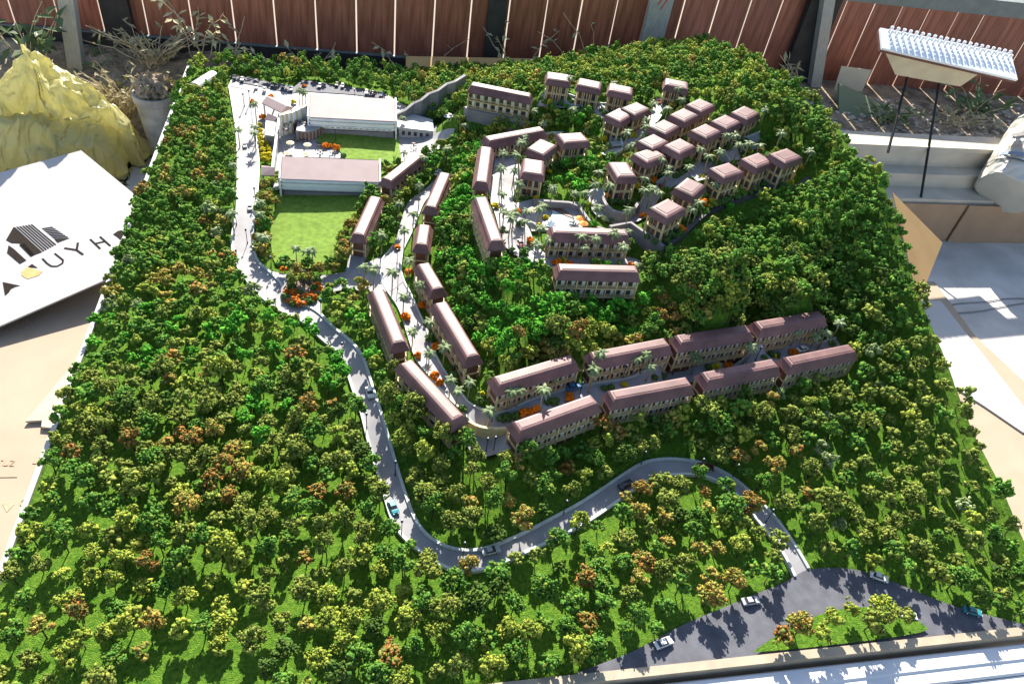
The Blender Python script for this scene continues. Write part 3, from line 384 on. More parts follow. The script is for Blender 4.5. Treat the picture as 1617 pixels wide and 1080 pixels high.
# ------------------------------------------------------------------ terrain height field
XL, XR, YF, YB = D['XY']
ct = np.array(D['ctrl'])
nC = len(ct)
_r = np.hypot(ct[:, None, 0] - ct[None, :, 0], ct[:, None, 1] - ct[None, :, 1])
_A = np.zeros((nC + 3, nC + 3))
_A[:nC, :nC] = -np.sqrt(_r * _r + 0.03 ** 2) - np.eye(nC) * 0.004
_A[:nC, nC] = 1
_A[:nC, nC + 1:] = ct[:, :2]
_A[nC, :nC] = 1
_A[nC + 1:, :nC] = ct[:, :2].T
_w = np.linalg.solve(_A, np.r_[ct[:, 2], 0, 0, 0])
NX, NY = 198, 218
gx = np.linspace(XL, XR, NX)
gy = np.linspace(YF, YB, NY)
GX, GY = np.meshgrid(gx, gy)
GZ = np.zeros_like(GX)
for i in range(NY):
    r = np.hypot(GX[i][:, None] - ct[None, :, 0], GY[i][:, None] - ct[None, :, 1])
    GZ[i] = -np.sqrt(r * r + 0.03 ** 2) @ _w[:nC] + _w[nC] + _w[nC + 1] * GX[i] + _w[nC + 2] * GY[i]

def inpoly_grid(poly, X, Y):
    inside = np.zeros(X.shape, bool)
    n = len(poly)
    for i in range(n):
        x0, y0 = poly[i]
        x1, y1 = poly[(i + 1) % n]
        if y0 == y1:
            continue
        c = (Y < y0) != (Y < y1)
        inside ^= c & (X < (x1 - x0) * (Y - y0) / (y1 - y0) + x0)
    return inside

def zt(x, y):
    fx = min(max((x - XL) / (XR - XL) * (NX - 1), 0), NX - 1.001)
    fy = min(max((y - YF) / (YB - YF) * (NY - 1), 0), NY - 1.001)
    i, j = int(fy), int(fx)
    u, v = fx - j, fy - i
    return float((GZ[i, j] * (1 - u) + GZ[i, j + 1] * u) * (1 - v) + (GZ[i + 1, j] * (1 - u) + GZ[i + 1, j + 1] * u) * v)

def resample(pl, n):
    P = np.array(pl)
    d = np.r_[0, np.cumsum(np.hypot(*np.diff(P, axis=0).T))]
    t = np.linspace(0, d[-1], n)
    return np.c_[np.interp(t, d, P[:, 0]), np.interp(t, d, P[:, 1])]

def smooth_line(pl, it=2):
    P = [np.array(p) for p in pl]
    for _ in range(it):
        Q = [P[0]]
        for a, b in zip(P[:-1], P[1:]):
            Q += [a * 0.75 + b * 0.25, a * 0.25 + b * 0.75]
        Q.append(P[-1])
        P = Q
    return [tuple(p) for p in P]

def smooth_closed(pl, it=2):
    P = [np.array(p) for p in pl]
    for _ in range(it):
        Q = []
        for i in range(len(P)):
            a, b = P[i], P[(i + 1) % len(P)]
            Q += [a * 0.75 + b * 0.25, a * 0.25 + b * 0.75]
        P = Q
    return [tuple(p) for p in P]

def ribbon(name, left, right, m, n=120, k=5, off=0.004):
    A, B = resample(smooth_line(left), n), resample(smooth_line(right), n)
    vs, fs = [], []
    for i in range(n):
        for j in range(k):
            t = j / (k - 1)
            x, y = A[i] * (1 - t) + B[i] * t
            vs.append((x, y, zt(x, y) + off))
    for i in range(n - 1):
        for j in range(k - 1):
            a = i * k + j
            fs.append((a, a + 1, a + k + 1, a + k))
    return MB().add(vs, fs).build(name, m, smooth=True), A, B

def drape(name, poly, m, off=0.004, maxe=0.03, flat=None):
    bm = bmesh.new()
    vs = [bm.verts.new((x, y, 0)) for x, y in poly]
    f = bm.faces.new(vs)
    bmesh.ops.triangulate(bm, faces=[f])
    if flat is None:
        for _ in range(7):
            es = [e for e in bm.edges if e.calc_length() > maxe]
            if not es:
                break
            bmesh.ops.subdivide_edges(bm, edges=es, cuts=1)
            bmesh.ops.triangulate(bm, faces=[q for q in bm.faces if len(q.verts) > 3])
    for v in bm.verts:
        v.co.z = (zt(v.co.x, v.co.y) if flat is None else flat) + off
    bmesh.ops.recalc_face_normals(bm, faces=bm.faces)
    if sum(q.normal.z for q in bm.faces) < 0:
        bmesh.ops.reverse_faces(bm, faces=bm.faces)
    me = bpy.data.meshes.new(name)
    bm.to_mesh(me)
    bm.free()
    me.materials.append(m)
    return link(name, me)

def kerb(parent, pl, wdt=0.006, h=0.006, m=None, n=100, base=0.0, name='kerb'):
    P = resample(pl, n)
    T = np.gradient(P, axis=0)
    T /= np.hypot(T[:, 0], T[:, 1])[:, None] + 1e-9
    Nn = np.c_[-T[:, 1], T[:, 0]]
    rings = []
    for p, q in zip(P, Nn):
        z = zt(*p) + base
        a, b = p - q * wdt / 2, p + q * wdt / 2
        rings.append([(a[0], a[1], z - 0.01), (b[0], b[1], z - 0.01), (b[0], b[1], z + h), (a[0], a[1], z + h)])
    return MB().loft(rings).build(name, m or M_kerb, parent)

def wall_line(name, pl, z_top, z_bot, th, m, label, cat='wall'):
    """free wall along a plan line; z_top may be a list"""
    P = np.array(pl)
    T = np.gradient(P, axis=0)
    T /= np.hypot(T[:, 0], T[:, 1])[:, None] + 1e-9
    Nn = np.c_[-T[:, 1], T[:, 0]]
    zt_ = z_top if isinstance(z_top, (list, tuple)) else [z_top] * len(P)
    zb_ = z_bot if isinstance(z_bot, (list, tuple)) else [z_bot] * len(P)
    rings = []
    for p, q, a, b in zip(P, Nn, zt_, zb_):
        l, r = p - q * th / 2, p + q * th / 2
        rings.append([(l[0], l[1], b), (r[0], r[1], b), (r[0], r[1], a), (l[0], l[1], a)])
    o = MB().loft(rings).build(name, m)
    return tag(o, label, cat)

# masks: paved / built areas keep trees away and press the turf down a little
rw, re = smooth_line(D['road_w']), smooth_line(D['road_e'])
POLY_PAVED = [rw + re[::-1], D['plaza'], smooth_line(D['street_l']) + smooth_line(D['street_r'])[::-1],
              D['terr_b'] + D['terr_f'][::-1], D['patio'], D['ring'], D['pooldeck'], D['mainroad'] + [[1.7, 0.5], [0.3, 0.5]],
              D['lawnB'], D['lawnA'], D['cterr'], D['bed']]
island_s = smooth_closed(D['island'], 2)

# ================================================================== SETTING: floor, yard, fence
def sheet(name, poly, z, m):
    o = MB().add([(x, y, z) for x, y in poly], [tuple(range(len(poly)))]).build(name, m)
    if o.data.polygons[0].normal.z < 0:
        o.data.flip_normals()
    return o

struct(sheet('ground', [(-60, -60), (60, -60), (60, 90), (-60, 90)], -0.304, M_far))
struct(sheet('pavement', [(-4, -1.2), (5, -1.2), (5, 3.62), (-4, 3.62)], -0.300, M_conc))
rs = random.Random(3)
# soil bed along the fence, with a lumpy surface
def lumpy_bed(name, x0, x1, y0, y1, z, amp, m, nx=90, ny=22, seed=1, rise=0.24):
    r = np.random.RandomState(seed)
    from_n = r.rand(ny + 2, nx + 2)
    sm = (from_n[:-2, :-2] + from_n[1:-1, :-2] + from_n[2:, :-2] + from_n[1:-1, 1:-1] * 2 + from_n[:-2, 2:] + from_n[2:, 2:]) / 7
    vs, fs = [], []
    for j in range(ny):
        for i in range(nx):
            e = min(i, nx - 1 - i, j, ny - 1 - j)
            k = min(1.0, e / 3.0)
            vs.append((x0 + (x1 - x0) * i / (nx - 1), y0 + (y1 - y0) * j / (ny - 1) + (r.rand() - .5) * .02 * (1 if e else 0), z + amp * k * (0.4 + 1.2 * (sm[j, i] - .5)) + rise * max(0, (j - 5) / (ny - 1)) * min(1, i / 4, (nx - 1 - i) / 4)))
    for j in range(ny - 1):
        for i in range(nx - 1):
            a = j * nx + i
            fs.append((a, a + 1, a + nx + 1, a + nx))
    return struct(MB().add(vs, fs).build(name, m, smooth=True))
lumpy_bed('soil', -2.6, 1.9, 3.16, 3.72, -0.24, 0.07, M_soil, seed=4)

# ------------------------------------------------------------------ fence
FA, FB = np.array([-1.119, 3.696]), np.array([3.587, 3.464])
FD = (FB - FA) / np.linalg.norm(FB - FA)
FN = np.array([-FD[1], FD[0]])
FANG = math.atan2(FD[1], FD[0])
def fpt(s, d=0.0):
    p = FA + FD * s + FN * d
    return float(p[0]), float(p[1])
fence = thing('timber_fence', 'low fence of upright reddish brown boards with lit gaps behind the model', 'fence', (*fpt(0), -0.3), FANG)
gaps = [-1.33, -1.145, -.96, -.775, -.59, -.40, -.21, -.0245, .1676, .3675, .555, .741, .928, 1.114, 1.294, 1.478, 1.649, 1.83, 2.01, 2.1775, 2.35, 2.515, 2.681,
        2.849, 3.015, 3.176, 3.349, 3.51, 3.662, 3.8155, 3.9675, 4.132, 4.28, 4.437, 4.59, 4.745, 4.9, 5.06, 5.22]
for i, (a, b) in enumerate(zip(gaps[:-1], gaps[1:])):
    g = 0.0036 if b < 2.6 else 0.0045
    bw = b - a - 2 * g
    dd = rs.uniform(-0.0025, 0.0025)
    hb = 0.24 if b < .6 else 0.32 if b < 1.32 else 0.37 if b < 2.04 else 0.405 if b < 2.56 else 0.50      # unseen tops of the left bays cut low so sun reaches rear trees
    o = MB().box((0, 0, 0), (bw, 0.009, hb)).build('board', M_fence, fence, ((a + b) / 2, dd, 0.3 - 0.015 + hb / 2))
    o.rotation_euler = (0, rs.uniform(-0.004, 0.004), 0)
MB().box((2.0, 0, 0), (6.9, 0.02, 0.006)).build('ledge_strip', M_grey, fence, (0, -0.012, 0.297))
MB().box((2.0, 0, 0), (6.9, 0.05, 0.29)).build('bottom_rail', M_rail, fence, (0, 0.0, 0.147))
MB().box((4.0, 0, 0), (2.88, 0.055, 0.075)).build('top_rail', M_grey, fence, (0, -0.012, 0.3 + 0.505))
MB().box((0, 0, 0), (0.085, 0.03, 0.36)).build('dark_batten', M_rail, fence, (1.77, -0.024, 0.3 + 0.175))
MB().box((0, 0, 0), (0.12, 0.03, 0.23)).build('dark_batten', M_rail, fence, (0.055, -0.026, 0.3 + 0.11))
o = MB().box((0, 0, 0), (0.11, 0.045, 0.86)).build('post', M_post, fence, (2.55, -0.035, 0.40))
for a, b in (((-.02, .27), (.02, .35)), ((.0, .25), (.045, .375)), ((.02, .30), (.04, .36))):
    MB().tube([(a[0], -.0235, a[1]), ((a[0] + b[0]) / 2 + .006, -.0235, (a[1] + b[1]) / 2), (b[0], -.0235, b[1])], 0.0028, n=5).build('paint_mark', M_red, o)
o = MB().box((0, 0, 0), (0.055, 0.05, 0.95)).build('post', M_post, fence, (3.45, -0.085, 0.42))
o.rotation_euler = (0, math.radians(-15), 0)
o = MB().box((0, 0, 0), (0.16, 0.04, 0.80)).build('post', M_rail, fence, (3.37, -0.04, 0.40))  # dark strip painting in the shade band left of the leaning post
o = MB().box((0, 0, 0), (0.062, 0.05, 0.70)).build('post', M_post, fence, (-0.12, -0.16, 0.22))
o.rotation_euler = (0, math.radians(7), 0)

# ================================================================== THE SCALE MODEL: base and ground
pl = thing('model_plinth', 'raised base carrying the wooded hillside model with white and beige edges', 'display base', (0, 0, -0.3))
MB().box(((XL + XR) / 2, (YF + YB) / 2, 0.13), (XR - XL + 0.02, YB - YF + 0.016, 0.26)).build('base_box', M_white, pl)
MB().box((XL - 0.0065, (YF + YB) / 2, 0.28), (0.012, YB - YF + 0.02, 0.05)).build('edge_strip', M_white, pl)
MB().box((XR + 0.0065, (YF + YB) / 2, 0.28), (0.012, YB - YF + 0.02, 0.05)).build('edge_strip', M_white, pl)
MB().box(((XL + XR) / 2, YF - 0.0105, 0.285), (XR - XL + 0.06, 0.019, 0.05)).build('front_trim', M_trim, pl)

mask = np.zeros(GX.shape, bool)
for p in POLY_PAVED:
    mask |= inpoly_grid(p, GX, GY)
mask &= ~inpoly_grid(island_s, GX, GY)
TZ = GZ.copy()
rn = np.random.RandomState(5)
TZ += (rn.rand(*GX.shape) - 0.5) * 0.0022
TZ[mask] = GZ[mask] - 0.0045
TZ[0, :] = np.minimum(TZ[0, :], 0.003)
tv = np.c_[GX.ravel(), GY.ravel(), TZ.ravel()]
idx = np.arange(NX * NY).reshape(NY, NX)
tf = np.stack([idx[:-1, :-1], idx[:-1, 1:], idx[1:, 1:], idx[1:, :-1]], -1).reshape(-1, 4)
rim = np.r_[idx[0, :], idx[1:, -1], idx[-1, -2::-1], idx[-2:0:-1, 0]]
sk = tv[rim].copy()
sk[:, 2] = -0.038
base = len(tv)
nr = len(rim)
sf = np.array([[rim[i], base + i, base + (i + 1) % nr, rim[(i + 1) % nr]] for i in range(nr)])
me = bpy.data.meshes.new('terrain')
me.from_pydata(np.r_[tv, sk].tolist(), [], np.r_[tf, sf].tolist())
me.polygons.foreach_set('use_smooth', [True] * len(tf) + [False] * nr)
me.materials.append(M_turf)
me.update()
struct(link('terrain', me))

# ------------------------------------------------------------------ roads and paving of the model
rd, ra, rb = ribbon('road', D['road_w'], D['road_e'], M_road, 240, 7)
struct(rd)
kerb(rd, ra, 0.007, 0.009, n=220)
kerb(rd, rb, 0.007, 0.009, n=220)
mr = D['mainroad']
mpoly = smooth_line(mr, 2) + [(XR - .001, mr[-1][1]), (XR - .001, YF + .001), (mr[0][0] - .02, YF + .001)]
struct(drape('road', mpoly, M_asph, 0.0045))
isl = struct(drape('traffic_island', [(x, max(y, YF + .002)) for x, y in island_s], M_turf, 0.011))
struct(drape('plaza', D['plaza'], M_road, 0.0062))
st, sa_, sb_ = ribbon('street', D['street_l'], D['street_r'], M_road, 120, 5, 0.0052)
struct(st)
kerb(st, sb_, 0.005, 0.008, n=110)
kerb(st, sa_[40:], 0.005, 0.008, n=90)
tr_, ta_, tb_ = ribbon('street', D['terr_b'], D['terr_f'], M_asph, 120, 5, 0.0074)
tr_.data.materials[0] = mat('terrace_road', (0.27, 0.28, 0.30), 0.7, 0.12, 40, 0.2, 700)
struct(tr_)
kerb(tr_, ta_, 0.006, 0.010, n=110)
struct(drape('patio', D['patio'], M_pave, 0.0092))
rg = struct(drape('ring_road', smooth_closed(D['ring'], 1), M_pave, 0.005))
dk = struct(drape('pool_terrace', D['pooldeck'], M_pave, 0.0072))
pw = struct(drape('pool_water', smooth_closed(D['pool'], 2), M_pool, 0.0094, flat=0.202))
struct(drape('pond_water', smooth_closed(D['pond'], 2), M_pool, 0.0094, flat=0.202))
struct(drape('lawn', smooth_closed(D['lawnB'], 1), M_lawn, 0.0064))
struct(drape('lawn', D['lawnA'], M_lawn, 0.0084))
struct(drape('terrace_paving', D['cterr'], M_pave, 0.0048))
struct(drape('parking', D['parking'], M_asph, 0.0072))
STREETPOLY = []
for k, (nm, P, wd) in enumerate(D['streets']):
    Q = np.array(smooth_line(P, 2))
    T = np.gradient(Q, axis=0)
    T /= np.hypot(T[:, 0], T[:, 1])[:, None] + 1e-9
    Nn = np.c_[-T[:, 1], T[:, 0]]
    A_, B_ = (Q - Nn * wd / 2), (Q + Nn * wd / 2)
    o, _a, _b = ribbon(nm, A_.tolist(), B_.tolist(), M_pave, 60, 5, 0.0086 + 0.0022 * k)
    struct(o)
    kerb(o, _b, 0.004, 0.014 + .0022 * k, n=50)
    STREETPOLY.append(A_.tolist() + B_[::-1].tolist())
bed = struct(drape('flower_bed', smooth_closed(D['bed'], 1), M_soil, 0.012))
bs = smooth_closed(D['bed'], 1)
kerb(bed, bs + [bs[0]], 0.006, 0.016, M_gwall, 70)

# ------------------------------------------------------------------ retaining walls
zr = [zt(x, y) for x, y in smooth_line(D['rimwall'], 1)]
wall_line('retaining_wall', smooth_line(D['rimwall'], 1), [z + 0.012 for z in zr], [z - 0.06 for z in zr], 0.016, M_dwall,
          'dark curved retaining wall along the edge of the villa hilltop')
wt = D['wallT']
wall_line('retaining_wall', wt, 0.199, 0.02, 0.012, M_gwall, 'tall plain grey retaining wall under the long block beside the white hall')
zg = D['zig']
MBz = MB()
n = len(zg)
zz = []
for i, (x, y) in enumerate(zg):
    zz.append(0.085 + (0.20 - 0.085) * i / (n - 1))
wall_line('zigzag_wall', zg, zz, 0.01, 0.014, M_gwall, 'grey wall with zigzag stepped top climbing from the flat annex')
wall_line('pool_wall', smooth_line(D['w4'], 1), 0.236, 0.18, 0.010, M_gwall, 'grey wall curving behind the pool and brown deck')
wall_line('pool_wall', D['w3'], 0.262, 0.17, 0.010, M_gwall, 'broad grey wall at the right end of the pool block')
wall_line('planter_wall', smooth_line(D['w5'], 1), 0.262, 0.20, 0.010, M_gwall, 'rounded grey planter wall in front of the lone square villa')
wall_line('loop_wall', smooth_line(D['w6'], 1), 0.092, 0.03, 0.007, M_cream, 'low cream parapet round the street bend above the pale patio')
sd = drape('sun_deck', [tuple(p) for p in D['w4'][:4]] + [D['pooldeck'][5], D['pool'][7], D['pool'][3]], M_wood, 0.010, flat=0.203)
struct(sd)

# ================================================================== BUILDINGS
def roof_rings(L, W, z, steps):
    out = []
    for ins, dz in steps:
        a, b = L / 2 - ins, W / 2 - ins
        out.append([(-a, -b, z + dz), (a, -b, z + dz), (a, b, z + dz), (-a, b, z + dz)])
    return out

def long_mesh(L, W):
    """meshes of one long two-storey block, origin at base centre, -y is the front"""
    H = 0.062
    ms = {}
    o = 0.004
    wl, ww = L - 2 * o, W - 2 * o
    ms['wall'] = MB().box((0, 0.0, 0.5 * (H - 0.03)), (wl - 0.004, ww - 0.016, H + 0.03)).mesh('wall', M_brown)
    ms['roof'] = MB().loft(roof_rings(L, W, H, [(0.002, -0.003), (-0.001, 0.0), (0.0015, 0.004), (0.0085, 0.0165), (0.0075, 0.018), (0.0085, 0.0205), (0.013, 0.0255), (0.017, 0.0265)])).mesh('roof', M_roof)
    ms['capping'] = MB().loft(roof_rings(L - .036, W - .036, H + .026, [(0, 0), (0.001, 0.0016)])).mesh('capping', M_roof)
    slab = MB().box((0, 0, 0), (wl + 0.003, ww + 0.001, 0.0035))
    ms['floor_slab'] = slab.mesh('floor_slab', M_cream)
    nb = max(4, int(round(L / 0.031)))
    posts, rails, glaz, curt = MB(), MB(), MB(), MB()
    for s in (-1, 1):
        y = s * (ww / 2 - 0.0012)
        for i in range(nb + 1):
            x = -wl / 2 + 0.002 + (wl - 0.004) * i / nb
            posts.box((x, y, H / 2 - .006), (0.0042 if i % 2 == 0 else 0.0024, 0.0034, H + .012))
        for f in range(2):
            z0 = 0.0 + 0.031 * f
            rails.box((0, y, z0 + 0.0105), (wl, 0.0012, 0.0016))
            rails.box((0, y, z0 + 0.0062), (wl, 0.0010, 0.0010))
            for i in range(nb):
                xc = -wl / 2 + (wl) * (i + .5) / nb
                bw = wl / nb
                glaz.box((xc - bw * .18, s * (ww / 2 - 0.0078), z0 + 0.0145), (bw * .42, 0.0012, 0.021))
                curt.box((xc + bw * .24, s * (ww / 2 - 0.0076), z0 + 0.015), (bw * .34, 0.0014, 0.023))
    ms['posts'] = posts.mesh('posts', M_cream)
    ms['balcony_rails'] = rails.mesh('balcony_rails', M_cream)
    ms['windows'] = glaz.mesh('windows', M_glass)
    ms['curtains'] = curt.mesh('curtains', M_curt)
    return ms

def villa_mesh(L, W):
    H = 0.065
    ms = {}
    o = 0.006
    wl, ww = L - 2 * o, W - 2 * o
    ms['wall'] = MB().box((0, 0, .5 * (H - .04)), (wl - .012, ww - .012, H + .04)).mesh('wall', M_cream)
    ms['roof'] = MB().loft(roof_rings(L, W, H, [(0.003, -0.003), (-0.001, 0.0), (0.001, 0.004), (0.006, 0.0155), (0.0045, 0.0168), (0.0065, 0.0195), (0.012, 0.0225), (0.016, 0.0232)])).mesh('roof', M_roof)
    ms['capping'] = MB().loft(roof_rings(L - .036, W - .036, H + .0228, [(0, 0), (0.002, 0.0016)])).mesh('capping', M_roof)
    ms['floor_slab'] = MB().box((0, 0, 0), (wl, ww, 0.003)).mesh('floor_slab', M_cream)
    pan, glaz, col = MB(), MB(), MB()
    for s in (-1, 1):
        for f in range(2):
            z0 = .031 * f
            for k, c in ((-.3, 0), (-.1, 1), (.1, 0), (.3, 1)):
                (glaz if c else pan).box((wl * k, s * (ww / 2 - .0055), z0 + .0155), (wl * .15, .0016, .024))
            for k, c in ((-.25, 1), (.05, 0), (.28, 1)):
                (glaz if c else pan).box((s * (wl / 2 - .0055), ww * k, z0 + .0155), (.0016, ww * .2, .024))
        for t in (-1, 1):
            col.box((s * (wl / 2 - .002), t * (ww / 2 - .002), H / 2 - .01), (.0045, .0045, H + .02))
        col.box((s * wl * .12, -(ww / 2 - .003), H / 2 - .01), (.0035, .004, H + .02))
    ms['timber_panels'] = pan.mesh('timber_panels', M_brown)
    ms['windows'] = glaz.mesh('windows', M_glass)
    ms['columns'] = col.mesh('columns', M_cream)
    return ms

BL = {
 'L1': 'the first block of the front terrace row', 'L2': 'the second block of the front terrace row', 'L3': 'the third block of the front terrace row', 'L4': 'the last block of the front terrace row',
 'K1': 'the first block of the rear terrace row', 'K2': 'the second block of the rear terrace row', 'K3': 'the third block of the rear terrace row', 'K4': 'the last block of the rear terrace row',
 'M1': 'the upper outer block of the sloping street', 'M2': 'the lower outer block of the sloping street',
 'N1': 'the short block above the long inner street block', 'N2': 'the long inner block of the sloping street',
 'N0': 'the short block in the middle of the inner street row', 'N9': 'the topmost block of the inner street row',
 'O1': 'the block along the right side of the big lawn', 'O2': 'the slanting block beside the upper lawn',
 'U1': 'the rear block of the hilltop ring', 'U2': 'the upper left block of the hilltop ring', 'U3': 'the lower left block of the hilltop ring',
 'U4': 'the block below the pool terrace', 'U5': 'the front hilltop block above the wooded slope', 'T1': 'the block on top of the tall grey wall',
 'V1': 'the leftmost of the three rear villas', 'V2': 'the middle one of the three rear villas', 'V3': 'the rightmost of the three rear villas', 'V4': 'the rear villa standing alone by the wood',
 'V5': 'the higher of two villas left of the hill street', 'V6': 'the lower of two villas left of the hill street', 'V7': 'the far villa of the short rear pair', 'V8': 'the near villa of the short rear pair',
 'V9': 'the far villa of the diagonal row of three', 'V10': 'the middle villa of the diagonal row of three', 'V11': 'the near villa of the diagonal row of three',
 'V12': 'the villa between hill street and diagonal row', 'V13': 'the half hidden villa behind the middle pair', 'V14': 'the left villa of the middle pair', 'V15': 'the right villa of the middle pair',
 'V16': 'the left villa of three above the dark wall', 'V17': 'the centre villa of three above the dark wall', 'V18': 'the rightmost villa above the dark wall',
 'V19': 'the villa behind the nearest corner villa', 'V20': 'the nearest corner villa over the wooded slope', 'V21': 'the lone villa with the rounded planter',
 'V22': 'the villa beside the pool terrace steps', 'V23': 'the diamond-set villa behind the pool', 'V24': 'the low-lying villa at the rear of the ring'}
MESHC = {}
FOOT = []
BPOS = []
for kind, key, x, y, z, ang, L, W in D['bld']:
    mk = (kind, round(L, 2), round(W, 3))
    if mk not in MESHC:
        MESHC[mk] = long_mesh(L, W) if kind == 'long' else villa_mesh(L, W)
    ms = MESHC[mk]
    ph = BL[key]
    if kind == 'long':
        lab = 'brown mansard-roofed apartments, ' + ph
        b = thing('apartment_block', lab, 'building', (x, y, z), ang, 'long apartment blocks')
    else:
        lab = 'square mansard-roofed villa, ' + ph
        b = thing('villa', lab, 'villa', (x, y, z), ang, 'hilltop villas')
    for nme, m_ in ms.items():
        if nme == 'floor_slab':
            for zz_ in ((0.0, 0.031) if kind == 'long' else (0.031,)):
                link('floor_slab', m_, b, (0, 0, zz_ - .001))
        elif nme == 'capping':
            continue
        else:
            o = link(nme, m_, b)
            if nme in ('posts', 'balcony_rails', 'windows', 'curtains', 'timber_panels', 'columns'):
                stuff(o)
            if nme == 'roof':
                link('capping', ms['capping'], o)
    BPOS.append((x, y, ph))
    ca, sa = math.cos(ang), math.sin(ang)
    mg = 0.006
    FOOT.append([(x + ca * a - sa * c, y + sa * a + ca * c) for a, c in ((-L / 2 - mg, -W / 2 - mg), (L / 2 + mg, -W / 2 - mg), (L / 2 + mg, W / 2 + mg), (-L / 2 - mg, W / 2 + mg))])

# ------------------------------------------------------------------ the two white halls
def hall(key, label, windows):
    x, y, z, ang, L, W = D['halls'][key]
    h = thing('white_hall', label, 'hall', (x, y, z), ang)
    H = 0.078
    a, b = L / 2, W / 2
    MB().box((0, 0.004, H / 2 - .02), (L - .012, W - .03, H + .04)).build('wall', M_hallw, h)
    MB().add([(-a, -b, H), (a, -b, H), (a, b, H), (-a, b, H), (-a, b * .52, H + .030), (a, b * .52, H + .030), (-a, -b, H - .004), (a, -b, H - .004), (a, b, H - .004), (-a, b, H - .004)],
             [(0, 1, 5, 4), (4, 5, 2, 3), (0, 4, 3), (1, 2, 5), (6, 9, 8, 7), (0, 6, 7, 1), (1, 7, 8, 2), (2, 8, 9, 3), (3, 9, 6, 0)]).build('roof', M_roofp, h)
    for k, (dz, pr) in enumerate(((0.0, .0045), (-.013, .003), (-.03, .001))):
        MB().box((0, -b + .004 - pr, H - .0055 + dz), (L + .004, .008, .004)).build('cornice', M_hallw, h)
    MB().box((0, -b + .008, H - .026), (L - .004, .006, .036)).build('fascia', M_hallw, h)
    MB().box((0, -b + .012, .008), (L - .008, .006, .030)).build('plinth', M_gwall, h)
    for s in (-1, 1):
        MB().add([(s * (a + .0015), -b - .002, -.01), (s * (a + .0015), -b - .002, H + .004), (s * (a + .0015), b * .52, H + .038), (s * (a + .0015), b + .002, H + .006), (s * (a + .0015), b + .002, -.01),
                  (s * (a + .0075), -b - .002, -.01), (s * (a + .0075), -b - .002, H + .004), (s * (a + .0075), b * .52, H + .038), (s * (a + .0075), b + .002, H + .006), (s * (a + .0075), b + .002, -.01)],
                 [(0, 1, 2, 3, 4), (9, 8, 7, 6, 5), (0, 5, 6, 1), (1, 6, 7, 2), (2, 7, 8, 3), (3, 8, 9, 4), (4, 9, 5, 0)]).build('gable_wall', M_hallw, h)
    if windows:
        wm = MB().box((0, 0, 0), (.012, .002, .007)).mesh('window', M_glass)
        for i in range(14):
            link('window', wm, h, (-a + .02 + (L - .04) * i / 13, -b + .0035, .040))
    mg = .012
    ca, sa = math.cos(ang), math.sin(ang)
    FOOT.append([(x + ca * p - sa * q, y + sa * p + ca * q) for p, q in ((-a - mg, -b - mg), (a + mg, -b - mg), (a + mg, b + mg), (-a - mg, b + mg))])
    BPOS.append((x, y, 'the rear white hall' if key == 'hallA' else 'the front white hall'))
hall('hallA', 'white hall with pink roof and a row of small windows behind the upper lawn', True)
hall('hallB', 'white hall with pink roof and plain banded front facing the big lawn', False)

def obox(name, pts, z0, z1, m, label, cat, roofm=None):
    """block on a plan quadrilateral"""
    cx = sum(p[0] for p in pts) / len(pts)
    cy = sum(p[1] for p in pts) / len(pts)
    t = thing(name, label, cat, (cx, cy, z0))
    q = [(p[0] - cx, p[1] - cy) for p in pts]
    MB().prism([(a * .93, b * .93) for a, b in q], -.02, z1 - z0).build('wall', m, t)
    MB().prism(q, z1 - z0, z1 - z0 + .005).build('roof', roofm or M_white, t)
    FOOT.append([(p[0], p[1]) for p in pts])
    return t, q
zc = 0.03
t, q = obox('annex', D['annex'], zc, 0.062, M_white, 'low flat-roofed white annex at the right end of the rear hall', 'building')
A0, B0 = np.array(q[0]), np.array(q[1])
wm = MB().box((0, 0, 0), (.012, .003, .016)).mesh('window', M_glass)
dr = math.atan2(*(B0 - A0)[::-1])
for i in range(5):
    p = (A0 + (B0 - A0) * (.14 + .18 * i)) * .935
    link('window', wm, t, (p[0], p[1], .016), dr)
MB().prism([(a * 1.0, b * 1.0) for a, b in q], .037, .041).build('parapet', M_white, t)
obox('kiosk', D['cube'], zc, 0.06, M_gwall, 'small cube kiosk with white flat top beside the yellow hedge', 'building')
# gate canopy: gabled roof on posts
def canopy(name, pts, z, h, label):
    cx = sum(p[0] for p in pts) / 4
    cy = sum(p[1] for p in pts) / 4
    t = thing(name, label, 'canopy', (cx, cy, z))
    q = [np.array((p[0] - cx, p[1] - cy)) for p in pts]
    m0, m1 = (q[0] + q[3]) / 2, (q[1] + q[2]) / 2
    MB().add([(*q[0], h), (*q[1], h), (*q[2], h), (*q[3], h), (*m0, h + .016), (*m1, h + .016), (*q[0], h - .004), (*q[1], h - .004), (*q[2], h - .004), (*q[3], h - .004)],
             [(0, 1, 5, 4), (4, 5, 2, 3), (0, 4, 3), (1, 2, 5), (6, 9, 8, 7), (0, 6, 7, 1), (1, 7, 8, 2), (2, 8, 9, 3), (3, 9, 6, 0)]).build('roof', M_roofp, t)
    for p in q:
        MB().box((p[0] * .85, p[1] * .85, (h - .02) / 2), (.006, .006, h + .01)).build('post', M_white, t)
    FOOT.append([(p[0], p[1]) for p in pts])
canopy('gate_canopy', D['gate_roof'], zc, .055, 'gabled pink-roofed entrance canopy by the car park')
canopy('small_canopy', D['small_roof'], zc, .032, 'small pink-roofed canopy just below the entrance canopy')
canopy('porch', D['porch'], .02, .035, 'little pink-roofed porch joining the left road to the front hall')
